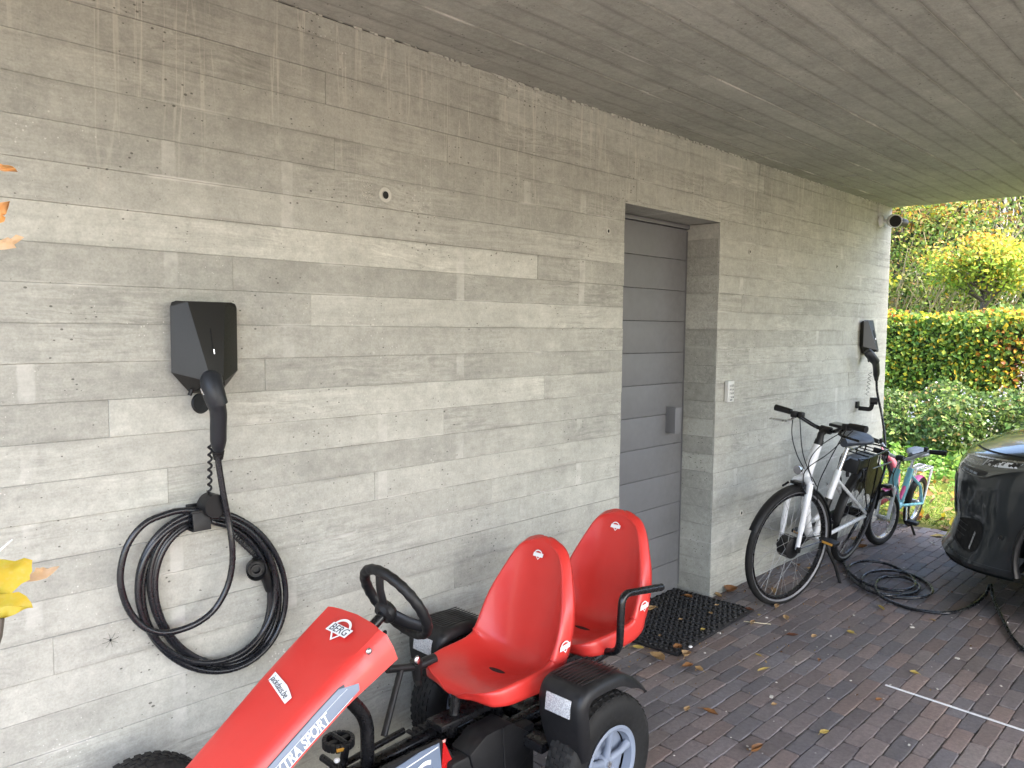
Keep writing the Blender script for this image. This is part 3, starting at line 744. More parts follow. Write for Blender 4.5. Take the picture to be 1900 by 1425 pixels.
# frame rails and cross members
m = MB()
for y in (-.43, -.57):
    m.tube(rounded([(2.02, y, .285), (1.70, y, .285), (1.15, y, .27), (.60, y, .22)], .08), (.018, .022), 12)
m.tube([(1.30, -.50, .255), (.62, -.5, .2)], .028, 12)
m.box((1.50, -.5, .235), (1.0, .155, .035), ch=.006)
m.box((1.72, -.5, .26), (.06, .42, .03), ch=.005); m.box((1.95, -.5, .29), (.05, .46, .03), ch=.005); m.box((1.84, -.5, .24), (.12, .1, .10), ch=.01)
kb(m, 'frame', BLACKM)
m = MB(); 
for i in range(14): m.box((1.42+.022*i, -.43, .311), (.012, .03, .008), ch=.001)
for i in range(9): m.box((1.44+.035*i, -.43, .309), (.02, .012, .014), ch=.001)
kb(m, 'adjuster_rail', BLACKP)
m = MB(); m.tube(rounded([(1.13, -.5, .58), (1.155, -.5, .53), (1.215, -.5, .455), (1.215, -.5, .26)], .05, 8), .019, 16); kb(m, 'front_post', BLACKM)
m = MB()
# seat carriers
for sx in (1.60, 2.05): 
    m.box((sx, -.5, .345 if sx < 2 else .375), (.30, .07, .02), ch=.003); m.tube([(sx-.08, -.5, .29), (sx-.06, -.5, .42)], .016); m.tube([(sx+.12, -.5, .28), (sx+.10, -.5, .42)], .016)
m.tube([(1.9, -.5, .29), (2.35, -.5, .33)], .02)
kb(m, 'seat_carrier', BLACKM)

# drive box on the near side, side panel with lettering
m = MB(); bx = [(1.47, .30), (1.535, .335), (1.64, .335), (1.72, .275), (1.735, .21), (1.66, .17), (1.50, .20)]
m.prism([(x, -.635, z) for x, z in bx], (0, .085, 0)); kb(m, 'chain_case', BLACKP, bevel=.008)
m = MB(); m.box((1.58, -.592, .215), (.34, .07, .16), ch=.01); kb(m, 'drive_housing', BLACKP)
m = MB(); m.tube([(1.60, -.636, .335), (1.61, -.638, .19)], .003, 6); kb(m, 'case_rib', BLACKP)
m = MB(); m.sph((1.728, -.638, .262), .005); kb(m, 'bolt', SILVER)
pane = thing('side_panel', None, None); pane.parent = kart
def plate(name, poly, mat, y=-.602, th=.003, par=None, **kw):
    m = MB(); m.prism([(x, y, z) for x, z in poly], (0, th, 0)); return kb(m, name, mat, par or kart, **kw)
bpy.data.objects.remove(pane)
sp_ = plate('side_panel', [(1.12, .345), (1.20, .362), (1.395, .362), (1.455, .275), (1.50, .20), (1.10, .20), (1.04, .30)], BLACKP, y=-.600, th=.012)
plate('silver_plate', [(1.155, .338), (1.315, .360), (1.383, .360), (1.40, .205), (1.12, .205)], GREYDEC, y=-.6025, th=.002, par=sp_)
plate('white_line', [(1.155, .322), (1.378, .352), (1.378, .349), (1.155, .319)], WHITE, y=-.604, th=.001, par=sp_)
plate('red_triangle', [(1.398, .362), (1.47, .205), (1.385, .205)], REDREFL, y=-.604, th=.003, par=sp_)
plate('triangle_edge', [(1.392, .364), (1.404, .364), (1.404, .356), (1.395, .356)], simple('pale_red', (.7, .35, .3), .4), y=-.6048, th=.0006, par=sp_)
def text(body, size, parent, origin, xdir, ydir, mat, shear=0., off=0., ext=.0003, sx=1., base=None, name='lettering', align='LEFT', fit=None):
    o = text_mesh(name, body, size, mat, ext, shear, off, align)
    if fit: sx = fit/max(v.co.x for v in o.data.vertices)
    X = Vector(xdir).normalized(); Y = Vector(ydir); Y = (Y-X*Y.dot(X)).normalized(); Z = X.cross(Y)
    Mx = Matrix((X*sx, Y, Z)).transposed().to_4x4(); Mx.translation = Vector(origin)-(base if base is not None else KL)
    o.parent = parent; o.matrix_local = Mx; return o
# seen from -Y, +X runs to the right
text('BERG', .105, sp_, (1.10, -.6050, .225), (1, 0, .13), (0, 0, 1), WHITE, .25, .0012, fit=.262)

# red fairing
def fair(x):   # centre height, half width of top face, along x
    z = float(np.interp(x, [.42, .55, .76, .97, 1.165, 1.21], [.225, .315, .462, .615, .745, .772]))
    hw = float(np.interp(x, [.42, .55, .76, 1.165, 1.21], [.070, .082, .096, .118, .118]))
    dp = float(np.interp(x, [.42, .76, 1.0, 1.21], [.075, .078, .080, .075]))
    return z, hw, dp
rows = []
XS = [.42+.745*i/40 for i in range(41)]
US = [-1, -.72, -.4, 0, .4, .72, 1]
def frow(x, back=0.):
    z, hw, dp = fair(x); r = []
    def shift(y, k): # the rear edge bows: crease ends further back than the middle
        return 0
    kx = max(0, (x-1.06)/.105)
    # far side bottom, side, crease, top face, crease, side, bottom
    prof = [(-1.26, -dp-.0), (-1.20, -dp*.6), (-1.10, -dp*.16), (-1.04, -.005), (-.985, .0), (-.86, .002), (-.6, .003), (0, .004), (.6, .003), (.86, .002), (.985, .0), (1.04, -.005), (1.10, -dp*.16), (1.20, -dp*.6), (1.26, -dp)]
    for u, dz in prof:
        xx = x
        if kx > 0:
            a = abs(u)
            xx = x + kx*(.016*(1-min(1, a)**2) + .004 + .034*min(1, max(0, (a-1)/.26)))
        r.append((xx, KY-u*hw, z+dz - (max(0, (xx-x))*.0)))
    return r
rows = [frow(x) for x in XS]
m = MB(); m.grid(rows)
nose = rows[0]; c = Vector((.385, KY, .20)); m.add([tuple(p) for p in nose]+[tuple(c)], [(i, i+1, len(nose)) for i in range(len(nose)-1)])
fr_ = kb(m, 'fairing', RED, solid=.004, sharp=32)
def fpt(x, u, lift=.0012):   # a point on the near side face (0 = crease, 1 = lower edge)
    z, hw, dp = fair(x); k = 1.05+.19*u; return Vector((x, KY-k*hw-lift, z-.010-(dp-.010)*u))
def strip(name, pts, mat, lift=.001):
    # pts: list of (x, u_top, u_bottom)
    m = MB(); rows = [[fpt(x, a, lift), fpt(x, a+(b_-a)*.5, lift+.0005), fpt(x, b_, lift)] for x, a, b_ in pts]; m.grid(rows); return kb(m, name, mat, fr_)
def fpt(x, u, lift=.0012):
    z, hw, dp = fair(x); A = [(1.04, -.005), (1.10, -dp*.16), (1.20, -dp*.6), (1.26, -dp)]; t = [0, .18, .60, 1]
    k = float(np.interp(u, t, [a[0] for a in A])); dz = float(np.interp(u, t, [a[1] for a in A])); return Vector((x, KY-k*hw-lift, z+dz+lift*.3))
strip('silver_decal', [(.50, .34, .93)]+[(.50+.06*i, .34, .93) for i in range(1, 10)]+[(1.055, .45, .93), (1.09, .72, .93)], GREYDEC)
strip('dark_line', [(.50+.06*i, .30, .34) for i in range(10)]+[(1.055, .36, .45)], DARKPRINT, .0014)
strip('white_line', [(.50+.06*i, .52, .535) for i in range(10)]+[(1.06, .54, .555)], WHITE, .0018)
strip('white_line', [(.50+.06*i, .905, .925) for i in range(10)]+[(1.07, .905, .925)], WHITE, .0018)
a0, a1 = fpt(.868, .87, .003), fpt(1.015, .87, .003); up = fpt(.9, .5, .003)-fpt(.9, .9, .003)
text('EXTRA SPORT', .036, fr_, a0, a1-a0, up, WHITE, .3, .0008, fit=(a1-a0).length)
# emblem and sticker on the top face
def top_frame(x):
    z0, h0, _ = fair(x); z1, h1, _ = fair(x+.05); d = Vector((.05, 0, z1-z0)).normalized(); return Vector((x, KY, z0+.0065)), d
def emblem(parent, c, X, Y, s, base, letters=True):
    # shield: ring segment, banner, point
    X = Vector(X).normalized(); Y = Vector(Y); Y = (Y-X*Y.dot(X)).normalized(); Z = X.cross(Y); c = Vector(c)
    def P(a, b_, h=0.0): return c+X*a*s+Y*b_*s+Z*h
    m = MB(); out = [P(.42*math.cos(t), .06+.34*math.sin(t), .0006) for t in np.linspace(.1, math.pi-.1, 16)]; inn = [P(.34*math.cos(t), .06+.25*math.sin(t), .0006) for t in np.linspace(.1, math.pi-.1, 16)]
    m.grid([out, inn])
    m.grid([[P(-.30, -.10, .0006), P(0, -.42, .0006), P(.30, -.10, .0006)], [P(-.22, -.10, .0006), P(0, -.33, .0006), P(.22, -.10, .0006)]])
    e = m.build('emblem', WHITE, parent, off=base)
    m = MB(); m.add([P(-.56, -.17, .0008), P(.48, -.17, .0008), P(.56, .15, .0008), P(-.48, .15, .0008)], [(0, 1, 2, 3)]); m.build('banner', WHITE, e if e.parent is kart else parent, off=base)
    if letters:
        text('BERG', s*.36, parent, P(-.46, -.12, .0014), X, Y, DARKPRINT, .25, .0, sx=1.02, base=base, ext=.0002)
p_, d_ = top_frame(1.125)
emblem(fr_, p_+Vector((0, -.005, .001)), (0, -1, 0), (d_.x*1, 0, d_.z), .084, KL)
p_, d_ = top_frame(.965); Z_ = Vector((0, -1, 0)).cross(d_)
# web-shop sticker: white plate with dark lettering, rider figure left out
q = p_+Vector((0, .012, .0))
X = Vector((-.22*d_.x, -1, -.22*d_.z)).normalized(); Y = d_
m = MB(); m.add([q+X*a+Y*b_+Z_*.0008 for a, b_ in ((-.062, -.013), (.058, -.013), (.062, .008), (.030, .014), (.012, .016), (-.064, .012))], [(0, 1, 2, 3, 4, 5)]); stk = kb(m, 'sticker', WHITE, fr_)
text('jackdaus.be', .0235, fr_, q+X*-.058+Y*-.008+Z_*.0014, X, Y, DARKPRINT, .2, 0, sx=.93)
m = MB(); m.sph(fpt(1.128, .22, .001), (.009, .006, .009)); kb(m, 'rivet', SILVER, fr_)

# steering column and wheel
ST = R(30); n_ = Vector((math.cos(ST), 0, math.sin(ST))); SC = Vector((1.31, KY, .752))
sw = bpy.data.objects.new('steering_wheel', None); COL.objects.link(sw); sw.parent = kart; sw.location = SC-KL
m = MB(); b0 = Vector((0, 1, 0)); b1 = n_.cross(b0); P = []; NN = 72
rr = []
for i in range(NN):
    a = 2*math.pi*i/NN; P.append((b0*math.cos(a)+b1*math.sin(a))*.117); bump = 1+.06*math.cos(a*24); rr.append((.0145*bump, .0145*bump))
m.tube(P, rr, 14, closed=True); m.build('rim', BLACKP, sw)
for a in (R(90), R(215), R(325)):
    d = b0*math.cos(a)+b1*math.sin(a); m = MB(); m.tube([d*.02-n_*.035, d*.07-n_*.02, d*.110], [(.020, .007), (.017, .006), (.015, .008)], 10); m.build('spoke', BLACKP, sw)
m = MB(); m.lathe([(0, -.055), (.026, -.055), (.034, -.045), (.034, -.030), (.024, -.018), (0, -.015)], (0, 0, 0), n_, 24); m.build('hub', BLACKP, sw)
m = MB(); m.sph(-n_*.014+b1*.0, .0045); m.build('bolt', SILVER, sw)
m = MB(); m.cyl(SC-n_*.04, SC-n_*.22+Vector((0, 0, -.01)), .0145, 16); kb(m, 'steering_column', BLACKM)
# brake lever
L0, L1 = Vector((1.12, -.42, .53)), aty(770, 1237, -.36)
m = MB(); m.tube([aty(718, 1242, -.36), L1], .012, 12); m.tube([L1, aty(806, 1222, -.36)], .017, 12); m.tube([aty(772, 1225, -.36), aty(775, 1262, -.36), aty(778, 1275, -.38)], [.02, .014, .008], 12); m.tube([aty(745, 1238, -.36), (1.33, -.42, .33)], .010); kb(m, 'brake_lever', BLACKP)
m = MB(); c = aty(774, 1226, -.375); m.sph(c, (.012, .006, .016)); kb(m, 'lever_cap', CHROME)

# seats
def seat(dx, dz, name='seat'):
    C = [  # x, z, half width, edge raise, (flange dir x,z), flange depth
        (1.497, .440, .060, .000, (.5, -.9), .022), (1.502, .449, .105, .002, (.4, -.95), .030), (1.515, .454, .140, .005, (.2, -1), .038), (1.54, .456, .163, .011, (.1, -1), .044), (1.575, .454, .174, .018, (0, -1), .050),
        (1.62, .447, .180, .028, (0, -1), .052), (1.69, .436, .182, .042, (.1, -1), .056), (1.745, .428, .184, .058, (.35, -.93), .060), (1.79, .432, .185, .070, (.7, -.7), .062),
        (1.823, .455, .184, .074, (.95, -.3), .062), (1.842, .495, .183, .066, (1, -.1), .060), (1.856, .545, .181, .056, (1, 0), .056), (1.869, .600, .174, .046, (1, 0), .050),
        (1.881, .650, .160, .036, (1, .05), .044), (1.892, .700, .140, .026, (1, .05), .038), (1.901, .745, .120, .016, (1, .1), .034), (1.908, .780, .101, .010, (1, .15), .030),
        (1.911, .805, .082, .005, (1, .2), .028), (1.911, .821, .062, .002, (1, .25), .027), (1.911, .829, .046, .0, (1, .3), .026)]
    C = [(1.912-(1.912-c[0])*.94, .425+(c[1]-.425)*(.955 if c[1] > .46 else 1), c[2]*.905)+tuple(c[3:]) for c in C]
    A = np.array([[c[0], c[1], c[2], c[3], c[4][0], c[4][1], c[5]] for c in C]); S = smoothrows(A, 3)
    rows = []; n = len(S)
    U = [-1, -.97, -.9, -.78, -.6, -.35, 0, .35, .6, .78, .9, .97, 1]
    for i, s in enumerate(S):
        a = S[max(i-1, 0)]; b_ = S[min(i+1, n-1)]; T = Vector((b_[0]-a[0], 0, b_[1]-a[1])).normalized(); N = Vector((-T.z, 0, T.x))   # inner normal (up / forward)
        row = []
        ctr = Vector((s[0], KY, s[1])); fd = Vector((s[4], 0, s[5])).normalized()
        def pt(u):
            au = abs(u); tp_ = max(0, (i-(n-10))/9); up_ = s[3]*(au**2.6) ; return ctr+Vector((0, -u*s[2], 0))+N*(up_ - .004*math.cos(u*1.4))-Vector((0, 0, .010*tp_*au*au))
        lip = pt(1)
        e1 = pt(-1); 
        # flange: small roll over then down along fd
        def fl(sg):
            e = pt(sg); o = Vector((0, -sg, 0))
            return [e+o*.004+N*.003, e+o*.010+N*.001, e+o*.0135-N*.006, e+o*.016+fd*s[6]*.5, e+o*.017+fd*s[6]]
        L_ = fl(-1)[::-1]; R__ = fl(1)
        row = L_+[pt(u) for u in U]+R__
        rows.append([tuple(p+Vector((dx, 0, dz))) for p in row])
    # front and top lips roll over
    f0 = rows[0]; tq = Vector((1.530+dx, KY, .410+dz)); lipr = [[tuple(Vector(p).lerp(tq, k_)+Vector((-.006*math.sin(k_*3.14), 0, 0))) for p in f0] for k_ in (.8, .5, .25)]
    t0 = rows[-1]; topr = [[(p[0]+.004, KY+(p[1]-KY)*.8, p[2]+.003) for p in t0], [(p[0]+.024, KY+(p[1]-KY)*.9, p[2]+.000) for p in t0]]
    tq = Vector((1.942+dx, KY, t0[len(t0)//2][2]+.006)); tr_ = [[tuple(Vector(p).lerp(tq, k_)+Vector((0, 0, .006*math.sin(k_*3.14)))) for p in t0] for k_ in (.25, .5, .8)]
    m = MB(); m.grid(lipr+rows+tr_)
    s_ = kb(m, name, RED, sharp=75)
    sub = s_.modifiers.new('s', 'SUBSURF'); sub.levels = 1; sub.render_levels = 1
    so = s_.modifiers.new('t', 'SOLIDIFY'); so.thickness = .004; so.offset = 0
    return s_
def smoothrows(A, k):
    n = len(A); out = []
    for i in range(n-1):
        p0 = A[max(i-1, 0)]; p1 = A[i]; p2 = A[i+1]; p3 = A[min(i+2, n-1)]
        for j in range(k):
            t = j/k; out.append(.5*((2*p1)+(-p0+p2)*t+(2*p0-5*p1+4*p2-p3)*t*t+(-p0+3*p1-3*p2+p3)*t**3))
    out.append(A[-1]); return out
SE = Vector((.425, 0, .02))
for k in range(2):
    o_ = SE*k; s_ = seat(o_.x, o_.z)
    m = MB(); m.sph(Vector((1.70, KY-.01, .4335))+o_, (.015, .042, .0055), 16, 8); kb(m, 'drain_slot', DARK, s_)
    emblem(s_, Vector((1.8985, KY, .765))+o_, (0, -1, 0), (.19, 0, 1), .040, KL, letters=False)
    # emblem on the near flank
    c = Vector((1.822, KY-.1845, .530))+o_
    emblem(s_, c, (1, 0, .1), (-.05, 0, 1), .046, KL, letters=False)

# arm rests of the rear seat
def armrest(sg):
    y = KY-sg*.235; m = MB()
    pts = [(2.20, y-sg*.012, .628), (2.10, y, .650), (2.045, y, .655), (2.035, y+sg*.0, .465), (1.985, y+sg*.03, .447), (2.05, KY-sg*.03, .415)]
    m.tube(rounded([(2.26, y-sg*.01, .630), (2.045, y, .655), (2.035, y, .462), (2.06, KY-sg*.05, .415)], .04, 7), .0125, 14); kb(m, 'armrest', BLACKM)
armrest(1); armrest(-1)

# rear mudguards with reflectors
def guard(sg):
    yc = KY-sg*.300; prof = [(1.690, .262), (1.668, .33), (1.655, .41), (1.662, .452), (1.690, .480), (1.74, .487), (1.80, .486), (1.855, .478), (1.905, .455), (1.95, .425), (1.995, .385)]
    prof = smoothrows(np.array(prof), 3); rows = []
    for i, (x, z) in enumerate(prof):
        a = prof[max(i-1, 0)]; b_ = prof[min(i+1, len(prof)-1)]; T = Vector((b_[0]-a[0], 0, b_[1]-a[1])).normalized(); N = Vector((-T.z, 0, T.x))
        u = i/(len(prof)-1); w_ = .078+ (.014*min(1, u*3)); w_ = .080 if u > .15 else .070+.010*u/.15
        tp = max(0, (u-.80)/.2); w_ *= (1-.12*tp)
        row = []
        for (yy, dn) in ((-1.22, -.034), (-1.21, -.022), (-1.15, -.010), (-1.04, -.002), (-.9, 0), (-.45, .001), (0, .001), (.45, .001), (.9, 0), (1.04, -.002), (1.15, -.010), (1.21, -.022), (1.22, -.034)):
            k = 1-.7*tp if dn < -.02 else 1
            row.append(Vector((x, yc-sg*yy*w_*.88, z+.018))+N*dn*k)
        rows.append([tuple(p) for p in row])
    m = MB(); m.grid(rows); gd = kb(m, 'mudguard', BLACKP, solid=.004, sharp=60)
    m = MB()
    for i in range(9): m.box((1.775, yc-.056+.014*i, .5065), (.17, .005, .002), rot=(0, R(.5), 0), ch=.0006)
    kb(m, 'ribbing', BLACKP, gd)
    m = MB(); m.box((1.6555, yc, .443), (.004, .092, .052), rot=(0, R(7), 0), ch=.0015); kb(m, 'reflector', WREFL, gd)
    m = MB(); m.tube([(1.845, KY-sg*.26, .45), (1.86, KY-sg*.10, .33)], .010); m.box((1.90, yc+sg*.02, .44), (.05, .03, .02)); kb(m, 'bracket', BLACKM, gd)
guard(1); guard(-1)

# crank and pedals
m = MB(); m.cyl((1.20, -.70, .27), (1.20, -.30, .27), .010); m.tube([(1.20, -.40, .27), (1.215, -.40, .345)], .012); m.tube([(1.20, -.60, .27), (1.19, -.60, .20)], .012); m.tube([(1.215, -.4, .345), (1.215, -.33, .345)], .007); kb(m, 'crank', BLACKM)
def pedal(c):
    m = MB(); c = Vector(c)
    for i in range(20):
        a = 2*math.pi*i/20; m.box(c+Vector((.040*math.cos(a), .040*math.sin(a), 0)), (.012, .012, .022), rot=(0, 0, a), ch=.002)
    m.box(c, (.07, .018, .016), ch=.003); m.box(c, (.018, .07, .014), ch=.003); p = kb(m, 'pedal', BLACKP)
    m = MB(); m.box(c+Vector((-.015, -.043, 0)), (.035, .004, .010), rot=(0, 0, R(-20)), ch=.001); kb(m, 'reflector', simple('amber_reflector', (.45, .22, .03), .3), p)
pedal(aty(628, 1376, -.36)); pedal((1.185, -.665, .20))
m = MB(); m.sph(aty(625, 1411, -.42), (.009, .009, .007)); kb(m, 'bolt', WHITE)
m = MB(); m.cyl((1.13, -.44, .26), (1.02, -.38, .24), .022); m.tube([(1.45, -.36, .28), (1.02, -.33, .22), (.72, -.40, .2)], .010); kb(m, 'tie_rod', BLACKM)
m = MB(); m.tube([(.95, -.5, .24), (.97, -.5, .50)], .016); m.tube([(.62, -.5, .22), (.60, -.5, .30)], .016); m.box((.5, -.5, .2), (.2, .5, .03), ch=.01); kb(m, 'front_mount', BLACKM)
# ================================================================== BICYCLES  (local: x forward, y left, z up, origin on the ground under the front axle)
SPKM = simple('spoke_wire', (.25, .25, .25), .4, metal=.3)
def bwheel(root, name, c, Rw, tyre_r, steer_m=None, tyre=RUBBER, rimm=SILVER, hubr=.016, hubw=.03, hubm=SILVER, spokes=32, band=False, spm=SPKM, rimw=.011):
    Mx = steer_m or Matrix.Identity(4)
    t = bpy.data.objects.new(name, None); COL.objects.link(t); t.parent = root; t.matrix_local = Mx @ Matrix.Translation(Vector(c))
    m = MB(); P = [(math.cos(2*math.pi*i/64)*(Rw-tyre_r), 0, math.sin(2*math.pi*i/64)*(Rw-tyre_r)) for i in range(64)]; m.tube(P, tyre_r, 12, closed=True); m.build('tyre', tyre, t, sharp=70)
    rr = Rw-2*tyre_r+.002
    m = MB(); m.lathe([(rr, -rimw), (rr-.004, -rimw*1.1), (rr-.016, -rimw*.8), (rr-.020, 0), (rr-.016, rimw*.8), (rr-.004, rimw*1.1), (rr, rimw), (rr-.005, 0)], (0, 0, 0), (0, 1, 0), 56, closed_prof=True); m.build('rim', rimm, t, sharp=50)
    if band:
        m = MB()
        for s in (-1, 1): m.lathe([(Rw-tyre_r*1.9, s*tyre_r*.62), (Rw-tyre_r*1.55, s*tyre_r*.90), (Rw-tyre_r*1.45, s*tyre_r*.945), (Rw-tyre_r*1.45, s*tyre_r*.90)], (0, 0, 0), (0, 1, 0), 64)
        m.build('reflective_band', simple('reflex_grey', (.16, .16, .17), .4), t)
    m = MB(); m.lathe([(0, -hubw-.012), (.006, -hubw-.012), (.007, -hubw), (hubr*.8, -hubw), (hubr, -hubw*.85), (hubr, hubw*.85), (hubr*.8, hubw), (.007, hubw), (.006, hubw+.012), (0, hubw+.012)], (0, 0, 0), (0, 1, 0), 28); m.build('hub', hubm, t)
    m = MB()
    for i in range(spokes):
        s = 1 if i % 2 else -1; a = 2*math.pi*i/spokes; off = (1 if (i//2) % 2 else -1)*R(48 if hubr < .03 else 62); hr = hubr*.92
        m.tube([(math.cos(a+off)*hr, s*hubw*.8, math.sin(a+off)*hr), (math.cos(a)*(rr-.016), 0, math.sin(a)*(rr-.016))], .0011, 4, caps=False)
    m.build('spokes', spm, t, kind='stuff')
    return t
def bt(root, name, mat, *segs, M=None, **kw):
    m = MB(M)
    for (pts, r) in segs: m.tube([Vector(p) for p in pts], r, 12)
    return m.build(name, mat, root, **kw)
def mudg(root, c, Rw, a0, a1, wd, mat, M=None, name='mudguard', off=.012):
    m = MB(M); rows = []
    for i in range(25):
        a = R(a0+(a1-a0)*i/24); row = []
        for u in (-1, -.75, -.35, 0, .35, .75, 1):
            rr = Rw+off-.012*abs(u)**3; row.append((c[0]+math.cos(a)*rr, u*wd, c[2]+math.sin(a)*rr))
        rows.append(row)
    m.grid(rows); return m.build(name, mat, root, solid=.002, sharp=60)

# ---------------- electric city bicycle
eb = thing('electric_bicycle', 'white electric city bicycle with a black rear carrier leaning on its kickstand near the wall', 'bicycle', (4.118, -.268, 0), (-R(11.5), 0, math.pi+R(1.25)))
Rw = .339; ST_ = R(-15.3)
H0, H1 = Vector((-.055, 0, .73)), Vector((-.115, 0, .905)); ax = (H1-H0).normalized()
# steering turns about the head axis
SM = Matrix.Translation(H0) @ Matrix.Rotation(ST_, 4, ax) @ Matrix.Translation(-H0)
bwheel(eb, 'front_wheel', (0, 0, Rw), Rw, .019, SM, band=True, hubr=.062, hubw=.036, hubm=BLACKP, rimm=BLACKM, spokes=36)
RA = Vector((-1.082, 0, Rw))
bwheel(eb, 'rear_wheel', RA, Rw, .019, band=True, hubr=.03, hubw=.045, hubm=BLACKM, rimm=BLACKM, spokes=36)
# fork
fk = []
for s in (-1, 1): fk.append((smooth([(-.035, s*.048, .70), (-.012, s*.060, .60), (-.004, s*.058, .45), (0, s*.056, Rw+.0)], 5), [.019]*6+[.016]*5+[.0125]*5))
m = MB(SM)
for p, r in fk: m.tube(p, r[:len(p)] if len(r) >= len(p) else r+[.0125]*(len(p)-len(r)), 12)
m.tube(smooth([(-.035, -.050, .70), (-.045, 0, .725), (-.035, .050, .70)], 5), .020, 12); m.tube([(-.050, 0, .71), (-.056, 0, .735)], .024)
m.build('fork', WHITEP, eb)
m = MB(SM)
for s in (-1, 1): m.box((0.0, s*.064, Rw), (.03, .012, .035), ch=.004)
m.box((.0, .060, Rw+.0), (.012, .03, .012)); m.build('axle_nut', BLACKP, eb)
# main frame
BB = Vector((-.43, 0, .30)); STt = Vector((-.56, 0, .70))
m = MB(); m.tube([H0+Vector((0, 0, .0)), H1], [.029, .024], 16)
m.tube(smooth([H0+ax*.03, (-.16, 0, .55), (-.30, 0, .36), BB], 6), (.027, .022), 14)
m.tube([BB, STt], .0195, 14)
m.tube(smooth([(-.20, 0, .50), (-.33, 0, .42), (-.475, 0, .46)], 5), .014, 12)
for s in (-1, 1):
    m.tube([BB+Vector((0, s*.03, 0)), RA+Vector((.02, s*.062, -.0))], .0125, 10); m.tube([STt+Vector((.01, s*.012, -.06)), RA+Vector((.01, s*.062, .02))], .0105, 10)
m.cyl(BB+Vector((0, -.04, 0)), BB+Vector((0, .04, 0)), .024); m.build('frame', WHITEP, eb)
m = MB(); c = H0.lerp(H1, .55); m.tube([c+Vector((.0255, y, .003*math.cos(y*200))) for y in (-.010, -.004, .004, .010)], .0009, 6); m.build('head_badge', REDREFL, eb)
m = MB(); m.tube([(-.478+.0, .0, .425), (-.505, .0, .53)], .0235, 12); m.build('battery_lead_cover', BLACKP, eb)
# stem, bars
m = MB(SM); m.tube([H1, H1+ax*.03], .024, 16); m.build('headset', BLACKP, eb)
S0 = H1+ax*.03; S1 = Vector((-.166, 0, .989))
m = MB(SM); m.tube([S0, S0+Vector((-.004, 0, .035)), S1], [.020, .018, .019], 12); m.cyl(S1+Vector((0, -.03, 0)), S1+Vector((0, .03, 0)), .021); m.build('stem', BLACKP, eb)
bar = [(-.085, -.27, 1.055), (-.095, -.20, 1.052), (-.115, -.13, 1.030), (-.160, -.05, .992), (-.160, .05, .992), (-.115, .13, 1.030), (-.095, .20, 1.052), (-.085, .27, 1.055)]
m = MB(SM); m.tube(smooth(bar, 6), .0112, 12); m.build('handlebar', BLACKM, eb)
for s in (-1, 1):
    m = MB(SM); m.tube([(-.093, s*.185, 1.052), (-.088, s*.23, 1.055), (-.083, s*.285, 1.057)], [.0165, .0175, .0185], 14); m.box((-.100, s*.165, 1.042), (.045, .035, .035), rot=(0, 0, -s*.3), ch=.008); m.build('grip', BLACKP, eb)
    m = MB(SM); m.tube(smooth([(-.085, s*.155, 1.025), (-.045, s*.165, 1.005), (-.035, s*.22, 1.000), (-.045, s*.28, .995)], 5), (.005, .009), 8); m.build('brake_lever', BLACKM if s > 0 else SILVER, eb)
m = MB(SM); m.box((-.110, -.13, 1.048), (.035, .03, .03), ch=.009); m.build('bell', BLACKP, eb)
m = MB(SM); m.box((-.135, .095, 1.035), (.060, .085, .016), rot=(0, R(8), 0), ch=.004); dsp = m.build('display', BLACKP, eb)
m = MB(SM); m.box((-.135, .095, 1.0445), (.045, .068, .003), rot=(0, R(8), 0)); m.build('screen', simple('grey_screen', (.35, .38, .37), .15), dsp)
# cables
m = MB(SM)
for pts in ([(-.12, -.19, 1.03), (-.07, -.14, .93), (-.03, -.06, .84), (-.045, .0, .76)], [(-.12, .19, 1.03), (-.02, .14, .90), (.03, .05, .78), (.01, .05, .66)], [(-.13, .15, 1.03), (.0, .09, .92), (-.02, .03, .80), (-.12, .03, .68)],
            [(-.14, -.16, 1.03), (-.06, -.05, .86), (-.03, .05, .74), (-.12, .04, .62)], [(-.15, .13, 1.02), (-.05, .12, .83), (-.10, .05, .66), (-.22, .02, .50)]):
    m.tube(smooth(pts, 6), .0028, 6)
m.build('control_cables', BLACKP, eb)
# lamp
m = MB(SM); m.lathe([(0, 0), (.016, .003), (.024, .022), (.025, .034), (0, .036)], (-.005, .0, .775), (1, 0, -.1), 20); m.tube([(-.035, 0, .74), (.0, 0, .765)], .005); m.build('headlamp', CHROME, eb)
# mudguards
mudg(eb, (0, 0, Rw), Rw, 20, 178, .026, BLACKP, M=SM); mudg(eb, tuple(RA), Rw, 0, 185, .028, BLACKP)
m = MB(SM)
for s in (-1, 1): m.tube([(0, s*.058, Rw), (-Rw*.98, s*.026, Rw+.02)], .0025, 5)
m.box((.01, 0, .70), (.05, .06, .018), ch=.004); m.tube([(.03, .04, .695), (.045, .085, .665)], .006); m.tube([(.03, -.04, .695), (.045, -.065, .665)], .006); m.build('rim_brake', BLACKM, eb)
